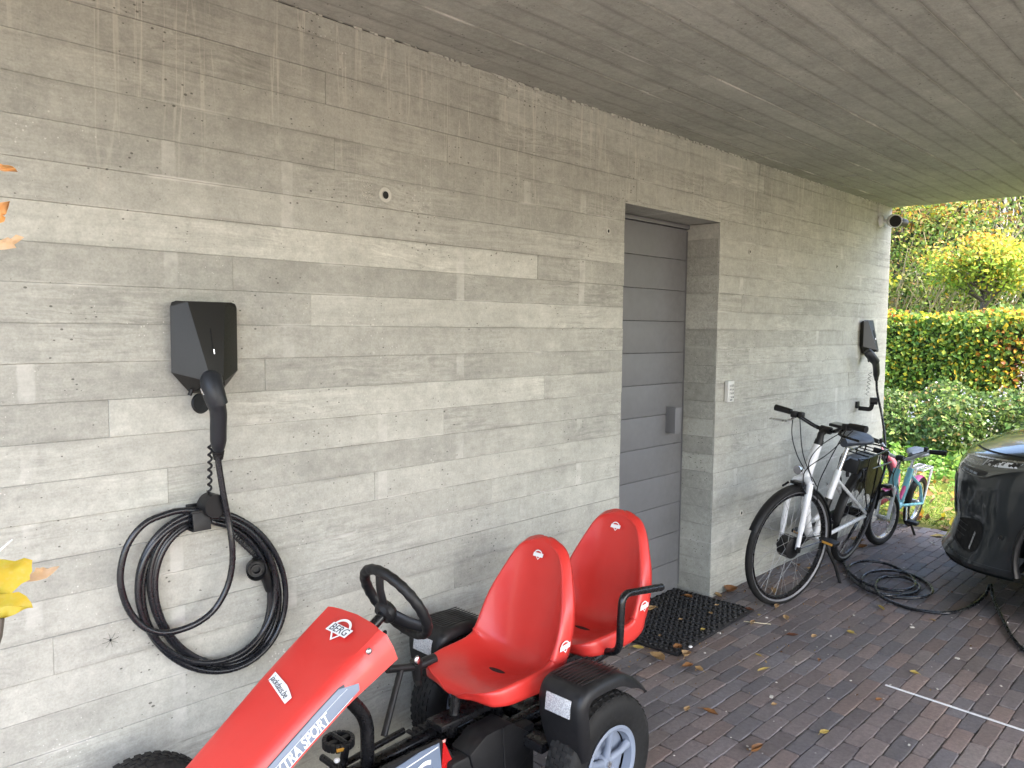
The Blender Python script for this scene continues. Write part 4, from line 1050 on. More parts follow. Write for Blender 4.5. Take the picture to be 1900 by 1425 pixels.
# seatpost and saddle
m = MB(); m.tube([STt, (-.605, 0, .83)], .0135, 12); m.build('seatpost', SILVER, eb)
def saddle(root, c, L, W, mat, mat2=None):
    rows = []
    for i in range(13):
        u = i/12; x = c[0]+L*(.5-u); w_ = W*float(np.interp(u, [0, .12, .35, .6, .85, 1], [.10, .16, .24, .42, .5, .40])); row = []
        for j in range(17):
            a = math.pi*2*j/16; row.append((x, w_*math.cos(a), c[2]+ (.030 if math.sin(a) > 0 else .022)*math.sin(a)+.02*u**2))
        rows.append(row)
    m = MB(); m.grid(rows); m.add([rows[0][j] for j in range(16)], [tuple(range(16))]); m.add([rows[-1][j] for j in range(16)], [tuple(range(16))]); s_ = m.build('saddle', mat, root, sharp=70)
    m = MB()
    for s in (-1, 1): m.tube(smooth([(c[0]+L*.3, s*.015, c[2]-.02), (c[0], s*.022, c[2]-.045), (c[0]-L*.3, s*.04, c[2]-.015)], 4), .0035, 6)
    m.build('saddle_rail', SILVER, s_)
saddle(eb, (-.655, 0, .87), .27, .20, simple('saddle_vinyl', (.03, .035, .045), .45))
# carrier, battery
Z = .765
m = MB()
m.tube(rounded([(-.70, -.05, Z), (-.80, -.07, Z), (-1.22, -.065, Z+.01), (-1.25, .0, Z+.012), (-1.22, .065, Z+.01), (-.80, .07, Z), (-.70, .05, Z)], .03), .0055, 8)
for x in (-.85, -.95, -1.05, -1.15): m.tube([(x, -.068, Z), (x, .068, Z)], .004, 6)
for s in (-1, 1):
    m.tube([RA+Vector((0, s*.075, .02)), (-1.02, s*.072, Z)], .005, 6); m.tube([RA+Vector((-.01, s*.075, .02)), (-1.17, s*.078, Z-.12), (-1.18, s*.07, Z)], .005, 6); m.tube([RA+Vector((.01, s*.075, .02)), (-.84, s*.075, Z-.16), (-.84, s*.072, Z)], .0045, 6)
    m.tube([(-.84, s*.10, Z-.06), (-1.2, s*.10, Z-.06)], .0045, 6)
m.tube([(-.70, 0, Z), (-.60, 0, Z-.02)], .006); m.build('carrier', BLACKM, eb)
m = MB(); m.box((-.90, 0, Z-.045), (.36, .105, .062), ch=.012); m.build('battery', BLACKP, eb); m = MB(); m.box((-.715, 0, Z-.05), (.045, .12, .09), ch=.014); m.build('battery_dock', BLACKP, eb)
m = MB(); m.box((-1.265, 0, Z-.03), (.02, .09, .035), ch=.006); m.build('tail_lamp', BLACKP, eb)
# coat guards
for s in (-1, 1):
    m = MB(); rows = []
    for i in range(12):
        a = R(75+80*i/11*.8); rows.append([(RA.x+math.cos(math.pi-a)*-1*(Rw+.01), s*.032, RA.z+math.sin(a)*(Rw+.01)), (RA.x+math.cos(math.pi-a)*-1*(Rw-.20), s*.036, RA.z+math.sin(a)*(Rw-.20))])
    m.grid(rows); m.build('coat_guard', BLACKP, eb, solid=.002)
# chain case, cranks, pedals, kickstand
m = MB(); m.tube([BB+Vector((.05, -.055, 0)), (-.75, -.055, .325), RA+Vector((-.05, -.055, 0))], [(.075, .012), (.055, .012), (.045, .012)], 20); m.build('chain_case', BLACKP, eb)
for s, a in ((-1, R(200)), (1, R(20))):
    e = BB+Vector((.17*math.cos(a), s*.085, .17*math.sin(a))); m = MB(); m.tube([BB+Vector((0, s*.07, 0)), e], .009); c_ = m.build('crank_arm', BLACKM, eb)
    m = MB(); m.box(e+Vector((0, s*.055, 0)), (.08, .09, .022), ch=.006); pd = m.build('pedal', BLACKP, eb)
    m = MB(); m.box(e+Vector((.0415, s*.055, 0)), (.004, .06, .012)); m.build('reflector', simple('amber', (.5, .25, .04), .3), pd)
m = MB(); m.tube([BB+Vector((-.06, .03, -.02)), BB+Vector((-.13, .11, -.16)), BB+Vector((-.16, .16, -.272))], [.012, .010, .010]); m.box(BB+Vector((-.165, .165, -.278)), (.05, .03, .012), ch=.004); m.build('kickstand', BLACKP, eb)
# bottle-shaped lock on the rear
m = MB(); P = [(RA.x+.20+.0*i, .05*math.cos(t), RA.z+.29+.06*math.sin(t)) for i, t in enumerate(np.linspace(-.6, 3.7, 14))]; m.tube(P, .011, 8); m.build('frame_lock', BLACKP, eb)

ALU = simple('dull_aluminium', (.5, .52, .54), .35, metal=.2)
# ---------------- children's bicycles
def kidbike(label, loc, rot, s, paint, accent, tyre, steer, group=None, rim=SILVER):
    t = thing('childrens_bicycle', label, 'bicycle', loc, rot); t.scale = (s, s, s)
    Rw = .20; H0, H1 = Vector((-.085, 0, .42)), Vector((-.125, 0, .54)); ax = (H1-H0).normalized()
    SM = Matrix.Translation(H0) @ Matrix.Rotation(steer, 4, ax) @ Matrix.Translation(-H0)
    bwheel(t, 'front_wheel', (0, 0, Rw), Rw, .023, SM, tyre=tyre, spokes=20, rimm=rim, rimw=.014); RA = Vector((-.74, 0, Rw)); bwheel(t, 'rear_wheel', RA, Rw, .023, tyre=tyre, spokes=20, rimm=rim, rimw=.014)
    m = MB(SM)
    for q in (-1, 1): m.tube(smooth([(-.06, q*.035, .41), (-.03, q*.044, .34), (0, q*.044, Rw)], 4), .0125, 10)
    m.tube([(-.06, -.035, .41), (-.07, 0, .425), (-.06, .035, .41)], .014, 10); m.build('fork', WHITEP, t)
    BB = Vector((-.36, 0, .235)); ST = Vector((-.46, 0, .50))
    m = MB(); m.tube([H0, H1], .026, 12); m.tube(smooth([H0+ax*.05, (-.20, 0, .34), (-.29, 0, .235), BB], 5), .027, 12); m.tube([BB, ST], .022, 12)
    for q in (-1, 1): m.tube([BB+Vector((0, q*.02, 0)), RA+Vector((0, q*.055, 0))], .011, 8); m.tube([ST+Vector((0, q*.01, -.05)), (-.62, q*.045, .36), RA+Vector((0, q*.055, 0))], .011, 8)
    m.build('frame', paint, t)
    m = MB(); m.tube([BB+Vector((.035, 0, .05)), ST+Vector((.030, 0, -.10))], .014, 10); m.build('accent_tube', accent, t); m = MB(); m.tube([H0+Vector((-.03, 0, -.01)), (-.17, 0, .36)], .020, 10); m.build('accent_tube', accent, t)
    m = MB(SM); m.tube([H1, H1+ax*.08], .013, 10); m.build('stem', SILVER, t)
    m = MB(SM); q = H1+ax*.08; bar = [(q.x-.05, -.26, q.z+.085), (q.x-.02, -.17, q.z+.08), (q.x+.01, -.08, q.z+.015), (q.x, 0, q.z), (q.x+.01, .08, q.z+.015), (q.x-.02, .17, q.z+.08), (q.x-.05, .26, q.z+.085)]
    m.tube(smooth(bar, 5), .0115, 10); m.build('handlebar', ALU, t); m = MB(SM); m.cyl(q+Vector((0, -.025, 0)), q+Vector((0, .025, 0)), .022, 12); m.build('clamp', BLACKP, t)
    for s_ in (-1, 1):
        m = MB(SM); m.tube([(q.x-.025, s_*.185, q.z+.082), (q.x-.06, s_*.285, q.z+.088)], [.016, .018], 12); m.build('grip', BLACKP, t)
        m = MB(SM); m.box((q.x-.015, s_*.165, q.z+.095), (.03, .02, .035), ch=.006); m.build('bell' if s_ > 0 else 'brake_clamp', BLACKP, t)
    m = MB(SM); m.tube(smooth([(q.x, .16, q.z+.08), (q.x+.10, .08, q.z+.02), (q.x+.10, .02, q.z-.10), (-.05, .03, .42)], 5), .003, 6); m.tube(smooth([(q.x, -.16, q.z+.08), (q.x+.08, -.08, q.z-.01), (q.x+.06, .0, q.z-.12), (-.14, .02, .40)], 5), .003, 6); m.build('control_cables', BLACKP, t)
    mudg(t, (0, 0, Rw), Rw, 78, 128, .028, accent, M=SM); mudg(t, tuple(RA), Rw, 60, 150, .024, accent)
    m = MB(SM); m.box((-.015, 0, .425), (.05, .05, .02), ch=.005); m.tube([(.0, .04, .41), (-.005, .055, .36)], .007); m.build('brake', BLACKP, t)
    m = MB(); m.tube([ST, (-.475, 0, .57)], .012, 10); m.build('seatpost', SILVER, t); saddle(t, (-.50, 0, .60), .22, .17, simple('pale_saddle', (.16, .18, .2), .45))
    Z = .475; m = MB()
    for y in (-.05, 0, .05): m.tube([(-.60, y, Z), (-.86, y, Z)], .005, 6)
    for x in (-.60, -.67, -.74, -.81, -.86): m.tube([(x, -.05, Z), (x, .05, Z)], .0045, 6)
    for q in (-1, 1): m.tube([(-.80, q*.055, Z), RA+Vector((0, q*.062, 0))], .005, 6); m.tube([(-.86, q*.05, Z), RA+Vector((-.0, q*.062, 0))], .005, 6)
    m.build('carrier', WHITEP, t)
    m = MB(); m.tube([BB+Vector((.02, -.045, 0)), RA+Vector((0, -.045, 0))], [(.045, .009), (.03, .009)], 14); m.build('chain_case', BLACKP, t)
    for s_, a in ((-1, R(100)), (1, R(280))):
        e = BB+Vector((.10*math.cos(a), s_*.07, .10*math.sin(a))); m = MB(); m.tube([BB+Vector((0, s_*.05, 0)), e], .008); m.build('crank_arm', SILVER, t); m = MB(); m.box(e+Vector((0, s_*.045, 0)), (.065, .075, .024), ch=.006); m.build('pedal', BLACKP, t)
    m = MB(); m.tube([BB+Vector((-.05, .03, -.02)), BB+Vector((-.10, .12, -.225))], .009); m.build('kickstand', BLACKP, t)
    return t
kidbike('pale blue and pink childrens bicycle standing at the far corner of the wall', (5.77, -.262, 0), (-R(8), 0, math.pi+R(1)), 1.0, LBLUE, PINK, RUBBER, R(-14))
kidbike('larger childrens bicycle with pink tyres mostly hidden behind the wall corner', (6.88, .245, 0), (-R(3), 0, R(-80)), 1.42, BLACKM, BLACKM, PINKT, R(0), rim=BLACKM)
# ================================================================== CAR  (local: x forward, y left, z up)
CARC = Vector((5.60, -3.06, 0))
car = thing('parked_car', 'dark grey electric suv parked nose towards the wall at the right edge', 'car', CARC, (0, 0, math.pi/2))
HL = 2.215
# levels: z, x front, x rear, half width, corner depth front, corner depth rear, exponent
LV = np.array([(.19, 2.06, -2.06, .80, .40, .30), (.215, 2.22, -2.12, .87, .46, .32), (.26, 2.255, -2.16, .908, .50, .34), (.33, 2.215, -2.18, .915, .50, .36), (.45, 2.190, -2.20, .920, .52, .38), (.58, 2.200, -2.21, .925, .54, .38), (.68, 2.200, -2.20, .928, .55, .38),
               (.76, 2.180, -2.19, .926, .56, .40), (.83, 2.140, -2.17, .918, .58, .42), (.870, 2.075, -2.15, .905, .60, .44), (.905, 1.97, -2.14, .886, .62, .46), (.935, 1.80, -2.13, .872, .62, .46), (.965, 1.60, -2.12, .862, .60, .46), (.99, 1.38, -2.10, .855, .55, .46),
               (1.015, 1.14, -2.08, .846, .45, .46), (1.035, .96, -2.05, .830, .38, .46)])
def lev(z): return [float(np.interp(z, LV[:, 0], LV[:, i])) for i in range(1, 6)]
NA = 22
def outline(xf, xr, w, cf, crr, nside=30, n=2.5):
    half = []
    for i in range(NA+1):
        a = math.pi/2*i/NA; half.append((xf-cf+cf*math.cos(a)**(2/n), w*math.sin(a)**(2/n)))
    for i in range(1, nside):
        u = i/nside; x = (xf-cf)*(1-u)+(xr+crr)*u; half.append((x, w*(1+.012*math.sin(math.pi*u))))
    for i in range(NA, -1, -1):
        a = math.pi/2*i/NA; half.append((xr+crr-crr*math.cos(a)**(2/n), w*math.sin(a)**(2/n)))
    return half+[(x, -y) for x, y in half[-2:0:-1]]
zs = []
for i in range(len(LV)-1):
    k = max(1, int(round((LV[i+1, 0]-LV[i, 0])/.022)));
    for j in range(k): zs.append(LV[i, 0]+(LV[i+1, 0]-LV[i, 0])*j/k)
zs.append(LV[-1, 0])
rows = []
for z in zs:
    xf, xr, w, cf, c2 = lev(z); rows.append([(x, y, z+.014*(1 if z > .9 else 0)*(1-(y/w)**2)) for x, y in outline(xf, xr, w, cf, c2)])
m = MB(); m.grid(rows, closed=True)
# cut the wheel arches
AX = (1.36, -1.34); AR = .375; keep = []
for f in m.f:
    c = Vector((0, 0, 0))
    for i in f: c += Vector(m.v[i])
    c /= len(f)
    if any((c.x-a)**2+(c.z-.345)**2 < AR**2 for a in AX) and abs(c.y) > .6: continue
    keep.append(f)
m.f = keep
top = rows[-1]; m.add(top, [tuple(range(len(top)))])
m.build('body', CARPAINT, car, sharp=40, weld=True)
# arch mouldings, liners
for a in AX:
    for s in (-1, 1):
        m = MB(); P = []; wv = .928
        for i in range(33):
            t = R(-14+208*i/32); P.append((a+math.cos(t)*(AR+.012), s*(wv+.0), .345+math.sin(t)*(AR+.012)))
        m.tube(P, [(.030, .016)]*len(P), 10); m.build('arch_moulding', CARTRIM, car)
        m = MB(); rr = []
        for i in range(33):
            t = R(-14+208*i/32); rr.append([(a+math.cos(t)*(AR+.01), s*.93, .345+math.sin(t)*(AR+.01)), (a+math.cos(t)*(AR+.01), s*.62, .345+math.sin(t)*(AR+.01))])
        m.grid(rr); n0 = len(m.v); m.add([r_[1] for r_ in rr], [tuple(range(33))]); m.build('wheel_housing', DARK, car)
# wheels
for a in AX:
    for s in (-1, 1):
        t = bpy.data.objects.new('wheel', None); COL.objects.link(t); t.parent = car; t.location = (a, s*.80, .345)
        m = MB(); m.lathe([(.235, -.105), (.25, -.112), (.31, -.115), (.335, -.10), (.345, -.07), (.345, .07), (.335, .10), (.31, .115), (.25, .112), (.235, .105)], (0, 0, 0), (0, 1, 0), 48); m.build('tyre', RUBBER, t)
        m = MB(); m.lathe([(.238, s*.100), (.232, s*.106), (.22, s*.10), (.215, s*.03), (.06, s*.02), (0, s*.02)], (0, 0, 0), (0, 1, 0), 48); m.build('rim', CARTRIM, t)
        m = MB()
        for i in range(5):
            an = 2*math.pi*i/5; d = Vector((math.cos(an), 0, math.sin(an))); m.tube([d*.02+Vector((0, s*.085, 0)), d*.13+Vector((0, s*.088, 0)), d*.222+Vector((0, s*.095, 0))], [(.035, .012), (.026, .012), (.034, .010)], 8)
        m.build('spokes', SILVER, t)
# greenhouse
GL = [(1.035, .965, -1.98, .815, .36, .45), (1.18, .64, -1.80, .755, .30, .40), (1.36, .24, -1.50, .690, .26, .34), (1.475, -.02, -1.22, .635, .24, .3), (1.525, -.22, -.98, .575, .22, .28), (1.545, -.45, -.75, .40, .1, .1)]
m = MB(); rr = []
for g_ in GL: rr.append([(x, y, g_[0]) for x, y in outline(*g_[1:], nside=30)])
m.grid(rr[:4], closed=True); m.build('window_band', CARGLASS, car, sharp=50)
m = MB(); m.grid(rr[3:], closed=True); m.add(rr[-1], [tuple(range(len(rr[-1])))]); m.build('roof', CARPAINT, car, sharp=50)
for s in (-1, 1):
    for (x0, x1) in ((.86, -.04), (-.42, -.50), (-1.52, -1.15)):
        m = MB(); z0, z1 = 1.035, 1.475
        m.tube([(x0, s*.822, z0), ((x0+x1)/2, s*.735, 1.26), (x1, s*.645, z1)], [(.03, .012)]*3, 8); m.build('pillar', CARTRIM, car)
    m = MB(); m.tube([(.85, s*.85, 1.045), (.1, s*.855, 1.05), (-1.7, s*.84, 1.06)], .012); m.build('belt_moulding', CARTRIM, car)
    m = MB(); m.sph((.62, s*.98, 1.08), (.07, .11, .07), 16, 10); m.build('door_mirror', CARPAINT, car)
    for x in (.35, -.72): m = MB(); m.box((x, s*.945, .86), (.20, .02, .028), ch=.008); m.build('door_handle', CARPAINT, car)
    for x in (.98, -.12, -1.08): m = MB(); m.tube([(x, s*.934, .34), (x-.01, s*.938, .7), (x-.02, s*.885, 1.02)], .0025, 5); m.build('door_gap', DARK, car)
    m = MB(); m.box((0, s*.918, .27), (2.0, .03, .12), ch=.01); m.build('sill', CARTRIM, car)
# surface point helper: side +1 = left
def csp(z, t, s=1, lift=.004):
    # t 0..1 around the front corner (0 = nose centre, 1 = end of corner), >1 along the side
    xf, xr, w, cf, c2 = lev(z); n = 2.5
    if t <= 1:
        a = math.pi/2*max(t, 1e-4); x = xf-cf+cf*math.cos(a)**(2/n); y = w*math.sin(a)**(2/n)
        e = 1e-3; a2 = min(a+e, math.pi/2); a1 = max(a2-2*e, 1e-4)
        d = Vector((cf*(math.cos(a2)**(2/n)-math.cos(a1)**(2/n)), w*(math.sin(a2)**(2/n)-math.sin(a1)**(2/n)), 0)).normalized(); nrm = Vector((d.y, -d.x, 0))
    else:
        x = (xf-cf)-(t-1); y = w; nrm = Vector((0, 1, 0))
    p = Vector((x, y, z))+nrm*lift; p.y *= s; return p
def cpatch(name, outl, mat, s=1, lift=.004, par=car, nz=6, **kw):
    # outl: list of (t, zlow, zhigh)
    m = MB(); rr = []
    for (t, a, b_) in outl: rr.append([tuple(csp(a+(b_-a)*j/nz, t, s, lift)) for j in range(nz+1)])
    m.grid(rr); return m.build(name, mat, par, sharp=60, **kw)
def lin(keys, n=24):
    T = [k[0] for k in keys]; return [(t, float(np.interp(t, T, [k[1] for k in keys])), float(np.interp(t, T, [k[2] for k in keys]))) for t in np.linspace(T[0], T[-1], n)]
b = NB('lens_sparkle'); tc = b.n('ShaderNodeTexCoord').outputs['Object']; vo = b.n('ShaderNodeTexVoronoi'); b.L(tc, vo.inputs['Vector']); vo.inputs['Scale'].default_value = 70
vs_ = b.n('ShaderNodeSeparateColor'); b.L(vo.outputs['Color'], vs_.inputs[0]); b.bsdf(b.mix(b.mapr(vs_.outputs[0], .45, .6), (.03, .03, .03), (.75, .77, .8)), .2, 0, .5); SPARK = b.m
HLG = simple('lamp_glass', (.10, .104, .096), .06, spec=.8, var=.1, nscale=14, bstr=0, coat=1)
for s in (1, -1):
    hl = cpatch('headlight', lin([(.33, .762, .785), (.345, .752, .805), (.38, .742, .820), (.45, .732, .830), (.55, .727, .836), (.66, .728, .840), (.72, .735, .842), (.76, .756, .844), (.84, .794, .848), (.93, .815, .852), (1.10, .835, .858)], 40), HLG, s, .005)
    cpatch('chrome_edge', lin([(.38, .814, .821), (.45, .824, .832), (.60, .833, .841), (.80, .841, .849), (1.08, .851, .859)]), SILVER, s, .008, hl, nz=1)
    cpatch('chrome_edge', lin([(.36, .748, .751), (.45, .734, .737), (.62, .728, .731), (.71, .733, .737), (.78, .765, .769), (.86, .797, .801)]), CARTRIM, s, .009, hl, nz=1)
    cpatch('day_light', lin([(.42, .802, .805), (.52, .806, .810), (.525, .796, .822), (.53, .806, .808)], 12), WHITE, s, .0075, hl, nz=1)
    cpatch('day_light', lin([(.628, .800, .830), (.636, .797, .833)], 3), ALU, s, .0075, hl, nz=1)
    cpatch('grey_reflector', lin([(.40, .782, .790), (.60, .776, .788), (.72, .778, .792), (.80, .796, .808), (.92, .822, .830)]), simple('lamp_inner', (.13, .135, .12), .2), s, .0068, hl, nz=1)
    cpatch('lower_lamp', lin([(.41, .750, .776), (.50, .742, .772), (.66, .738, .772), (.71, .752, .770)]), CARTRIM, s, .0066, hl)
    for i in range(4): cpatch('led_cell', lin([(.475+.045*i, .751-.002*i, .763-.002*i), (.512+.045*i, .749-.002*i, .761-.002*i)], 3), simple('led_cell_grey', (.28, .31, .36), .2), s, .009, hl, nz=1)
    cpatch('projector_lens', lin([(.645, .806, .829), (.70, .800, .832), (.78, .806, .836), (.84, .812, .838)]), SPARK, s, .009, hl, nz=3)
    cpatch('fog_recess', lin([(.50, .365, .47), (.56, .345, .485), (.66, .325, .50), (.72, .315, .50), (.745, .33, .49), (.76, .36, .40)]), DARK, s, .003)
    cpatch('fog_trim', lin([(.47, .352, .372), (.56, .338, .350), (.66, .318, .328)]), CARTRIM, s, .008)
    cpatch('chrome_blade', lin([(.700, .345, .440), (.712, .335, .430)], 3), SILVER, s, .010)
    for z in (.40, .43, .46): cpatch('recess_rib', lin([(.50, z, z+.006), (.62, z-.01, z-.004)], 5), CARTRIM, s, .006, nz=1)
    cpatch('lower_grille', lin([(.50, .235, .262), (.62, .232, .268), (.70, .230, .262)]), DARK, s, .003)
    cpatch('splitter', lin([(.02, .19, .225), (.5, .19, .222), (.8, .19, .220), (1.0, .19, .218), (1.10, .19, .218)]), CARTRIM, s, .010, nz=2)
    cpatch('bumper_seam', lin([(.40, .299, .302), (.7, .281, .284), (1.0, .272, .275), (1.15, .270, .273)]), simple('seam_grey', (.05, .055, .06), .3), s, .0035, nz=1)
    cpatch('bonnet_gap', lin([(.28, .858, .864), (.7, .864, .870), (1.0, .868, .874), (1.5, .874, .880)]), DARK, s, .0035, nz=1)
    p = csp(.44, .87, s, .002); m = MB(); m.lathe([(.0, .003), (.008, .003), (.010, .001), (.012, .004), (.013, 0)], p, (.35, s, 0), 20); m.build('parking_sensor', CARTRIM, car)
    cpatch('tail_light', [], DARK) if False else None
m = MB(); rr = [[tuple(csp(z, t*s_, 1 if s_ > 0 else -1, .004)) for z in (.42, .55, .68)] for s_, t in [(-1, .40), (-1, .25), (-1, .1), (1, .1), (1, .25), (1, .40)]]
rr = []
for tt in np.linspace(-.40, .40, 13): s_ = 1 if tt >= 0 else -1; rr.append([tuple(csp(z, max(abs(tt), .002), s_, .004)) for z in (.47, .56, .66, .70)])
m.grid(rr); m.build('front_panel', CARTRIM, car)
m = MB(); m.box((2.16, 0, .40), (.02, .52, .11), ch=.004); m.build('number_plate', simple('plate_white', (.7, .7, .66), .4), car)
for s in (-1, 1): m = MB(); m.box((-2.12, s*.72, .95), (.10, .22, .35), ch=.02); m.build('tail_light', REDREFL, car)

# ================================================================== GARDEN
lawn = MB(); lawn.box(((6.552+30)/2, 4, -.10), (30-6.552, 46, .19)); b = NB('lawn_soil'); tc = b.n('ShaderNodeNewGeometry').outputs['Position']
n1 = b.noise(tc, 5, 5, .6); n2 = b.noise(tc, 60, 4, .7)
b.bsdf(b.mix(b.mapr(n2, .3, .7), b.mix(b.mapr(n1, .4, .65), (.075, .115, .018), (.15, .15, .04)), (.20, .19, .06)), .9, 0, .2, bump=n2, bstr=.8, bdist=.01)
lw = lawn.build('lawn', b.m, None); tag(lw, kind='structure')

def cloud(name, C, S, cols, parent=None, off=(0, 0, 0), flat=None, mat=LEAF, kind=None, aspect=.62, droop=0.):
    """many folded leaf faces: C (n,3) centres, S (n) sizes, cols (n,3)"""
    C = np.asarray(C, dtype=np.float64)-np.array(off); n = len(C); S = np.asarray(S)
    d = nrs.normal(size=(n, 3)); d[:, 2] -= droop; d /= np.linalg.norm(d, axis=1)[:, None]
    nn = nrs.normal(size=(n, 3))
    if flat is not None: nn = nn*(1-flat[3])+np.array(flat[:3])*flat[3]*2
    nn -= d*np.sum(nn*d, axis=1)[:, None]; nn /= np.maximum(np.linalg.norm(nn, axis=1), 1e-6)[:, None]
    s = np.cross(d, nn); L = S[:, None]; W = L*aspect*.5
    v = np.empty((n, 4, 3)); v[:, 0] = C-d*L*.5; v[:, 2] = C+d*L*.5; v[:, 1] = C-d*L*.05+s*W+nn*W*.35; v[:, 3] = C-d*L*.05-s*W+nn*W*.35
    v = v.reshape(-1, 3); base = np.arange(n)*4
    tri = np.stack([base, base+1, base+2, base, base+2, base+3], 1).reshape(-1)
    me = bpy.data.meshes.new(name); me.vertices.add(4*n); me.vertices.foreach_set('co', v.ravel()); me.loops.add(6*n); me.loops.foreach_set('vertex_index', tri)
    me.polygons.add(2*n); me.polygons.foreach_set('loop_start', np.arange(2*n)*3); me.polygons.foreach_set('loop_total', np.full(2*n, 3)); me.update(calc_edges=True)
    ca = me.color_attributes.new('Col', 'FLOAT_COLOR', 'POINT'); cc = np.ones((n, 4, 4), dtype=np.float32); cc[:, :, :3] = np.asarray(cols)[:, None, :]; ca.data.foreach_set('color', cc.ravel())
    me.materials.append(mat); o = bpy.data.objects.new(name, me); COL.objects.link(o)
    if parent is not None: o.parent = parent
    if kind: o['kind'] = kind
    return o
def pick(n, pal, wts, var=.25):
    p = np.array(pal)[nrs.choice(len(pal), n, p=np.array(wts)/sum(wts))]; return np.clip(p*(1+var*nrs.uniform(-1, 1, (n, 1)))*(1+.12*nrs.uniform(-1, 1, (n, 3))), 0, .9)
G1, G2, G3, YG, YE, OR, RE, BR, TAN = (.045, .11, .02), (.08, .17, .03), (.03, .07, .02), (.26, .34, .04), (.58, .44, .04), (.55, .24, .03), (.35, .09, .02), (.14, .07, .025), (.34, .22, .09)

# grass blades
n = 60000
gx = 6.57+nrs.beta(1.0, 1.6, n)*5; gy = nrs.uniform(-3.5, 3.5, n)
P = np.stack([gx, gy, np.full(n, .015)+nrs.uniform(0, .02, n)], 1)
def noise2(x, y): return .5+.25*np.sin(x*2.1+1.3*np.sin(y*1.7))+.25*np.sin(y*2.9+1.1*np.sin(x*3.3+.7))
k = noise2(gx, gy)
cols = pick(n, [(.13, .24, .03), (.22, .30, .05), (.07, .14, .02), (.32, .33, .08)], [3, 3, 2, 1.2]); cols *= (.75+.5*k)[:, None]
o = cloud('grass', P, nrs.uniform(.03, .065, n), cols, flat=(0, 0, 1, .25), aspect=.16, kind='stuff'); tag(o, 'short yellowish green lawn grass beyond the end of the paving', 'grass')
# leafy ground cover in front of the shrubs
n = 9000; gx = nrs.normal(9.55, .55, n); gy = nrs.uniform(-2.2, 3.5, n); hz = .06+.22*np.clip((gx-8.6)/1.2, 0, 1)*nrs.uniform(.3, 1, n)
o = cloud('ground_cover', np.stack([gx, gy, hz], 1), nrs.uniform(.05, .11, n), pick(n, [(.10, .22, .03), (.16, .30, .05), (.05, .12, .02), (.25, .33, .07)], [3, 2, 2, 1]), flat=(0, 0, 1, .5), aspect=.7, kind='stuff'); tag(o, 'low bright green ground cover between lawn and flowering shrub', 'ground cover')

# flowering shrub mounds
def mound(name, label, c, r, h, n, group=None, flowers=.06):
    t = thing(name, label, 'shrub', (c[0], c[1], 0), group=group)
    a = nrs.uniform(0, 2*math.pi, n); u = nrs.uniform(0, 1, n)**.5; ph = np.arccos(nrs.uniform(0, 1, n)); rr = 1-.35*nrs.uniform(0, 1, n)**2.2
    x = np.sin(ph)*np.cos(a)*r[0]*rr; y = np.sin(ph)*np.sin(a)*r[1]*rr; z = np.cos(ph)**.55*h*rr
    lump = 1+.10*np.sin(x*7+y*5)+.08*np.sin(y*9-x*3)
    P = np.stack([x*lump+c[0], y*lump+c[1], np.maximum(z*lump, .03)], 1)
    up = np.clip(z/h, 0, 1)
    cols = pick(n, [(.07, .14, .035), (.12, .20, .05), (.20, .27, .07), (.05, .09, .03), (.30, .22, .08)], [4, 3, 2.5, 3, .6])
    cloud('foliage', P, nrs.uniform(.035, .085, n), cols, t, c+(0,))
    nf = int(n*flowers*.7); idx = nrs.choice(np.where(z > h*.3)[0], nf); cl = P[idx]+nrs.normal(0, .015, (nf, 3)); q = nrs.choice(nf, nf//3)
    cl = np.concatenate([cl[q]+nrs.normal(0, .03, (len(q), 3)) for _ in range(3)])
    cl[:, 2] += .02; cl[:, 0] -= .03
    cloud('flowers', cl, nrs.uniform(.018, .036, len(cl)), pick(len(cl), [(.50, .48, .50), (.42, .38, .32), (.45, .48, .58)], [2, 2, 1.5], .2), t, c+(0,), aspect=.9, kind='stuff')
    m = MB()
    for i in range(30):
        a_ = rnd.uniform(0, 6.28); e = Vector((math.cos(a_)*r[0]*.6, math.sin(a_)*r[1]*.6, h*rnd.uniform(.5, .8))); m.tube([(0, 0, 0), e*.5+Vector((0, 0, .05)), e], .006, 5)
    m.build('stems', BARK, t)
    return t
mound('flowering_shrub', 'wide green shrub mound dotted with faded pale flowers, middle of the border', (10.35, .35), (.85, 1.25), .80, 16000)
mound('flowering_shrub', 'pale flowering shrub mound at the left of the border beside the wall corner', (10.7, 2.6), (.95, 1.4), .84, 12000)
mound('flowering_shrub', 'flowering shrub mound behind the bonnet of the car', (10.3, -1.9), (.8, 1.25), .80, 9000)
# feathery pale plume plant above the bonnet
t = thing('plume_plant', 'slender plant with a pale feathery seed head above the car bonnet', 'plant', (9.45, -.55, 0))
m = MB(); m.tube([(0, 0, 0), (0, .02, .6), (.0, 0, 1.0)], .006, 6); m.build('stem', BARK, t); n = 500
cloud('seed_head', nrs.normal(0, 1, (n, 3))*[.05, .09, .09]+[9.45, -.55, 1.02], nrs.uniform(.02, .05, n), pick(n, [(.50, .46, .42), (.40, .35, .28)], [1, 1]), t, (9.45, -.55, 0), aspect=.3)

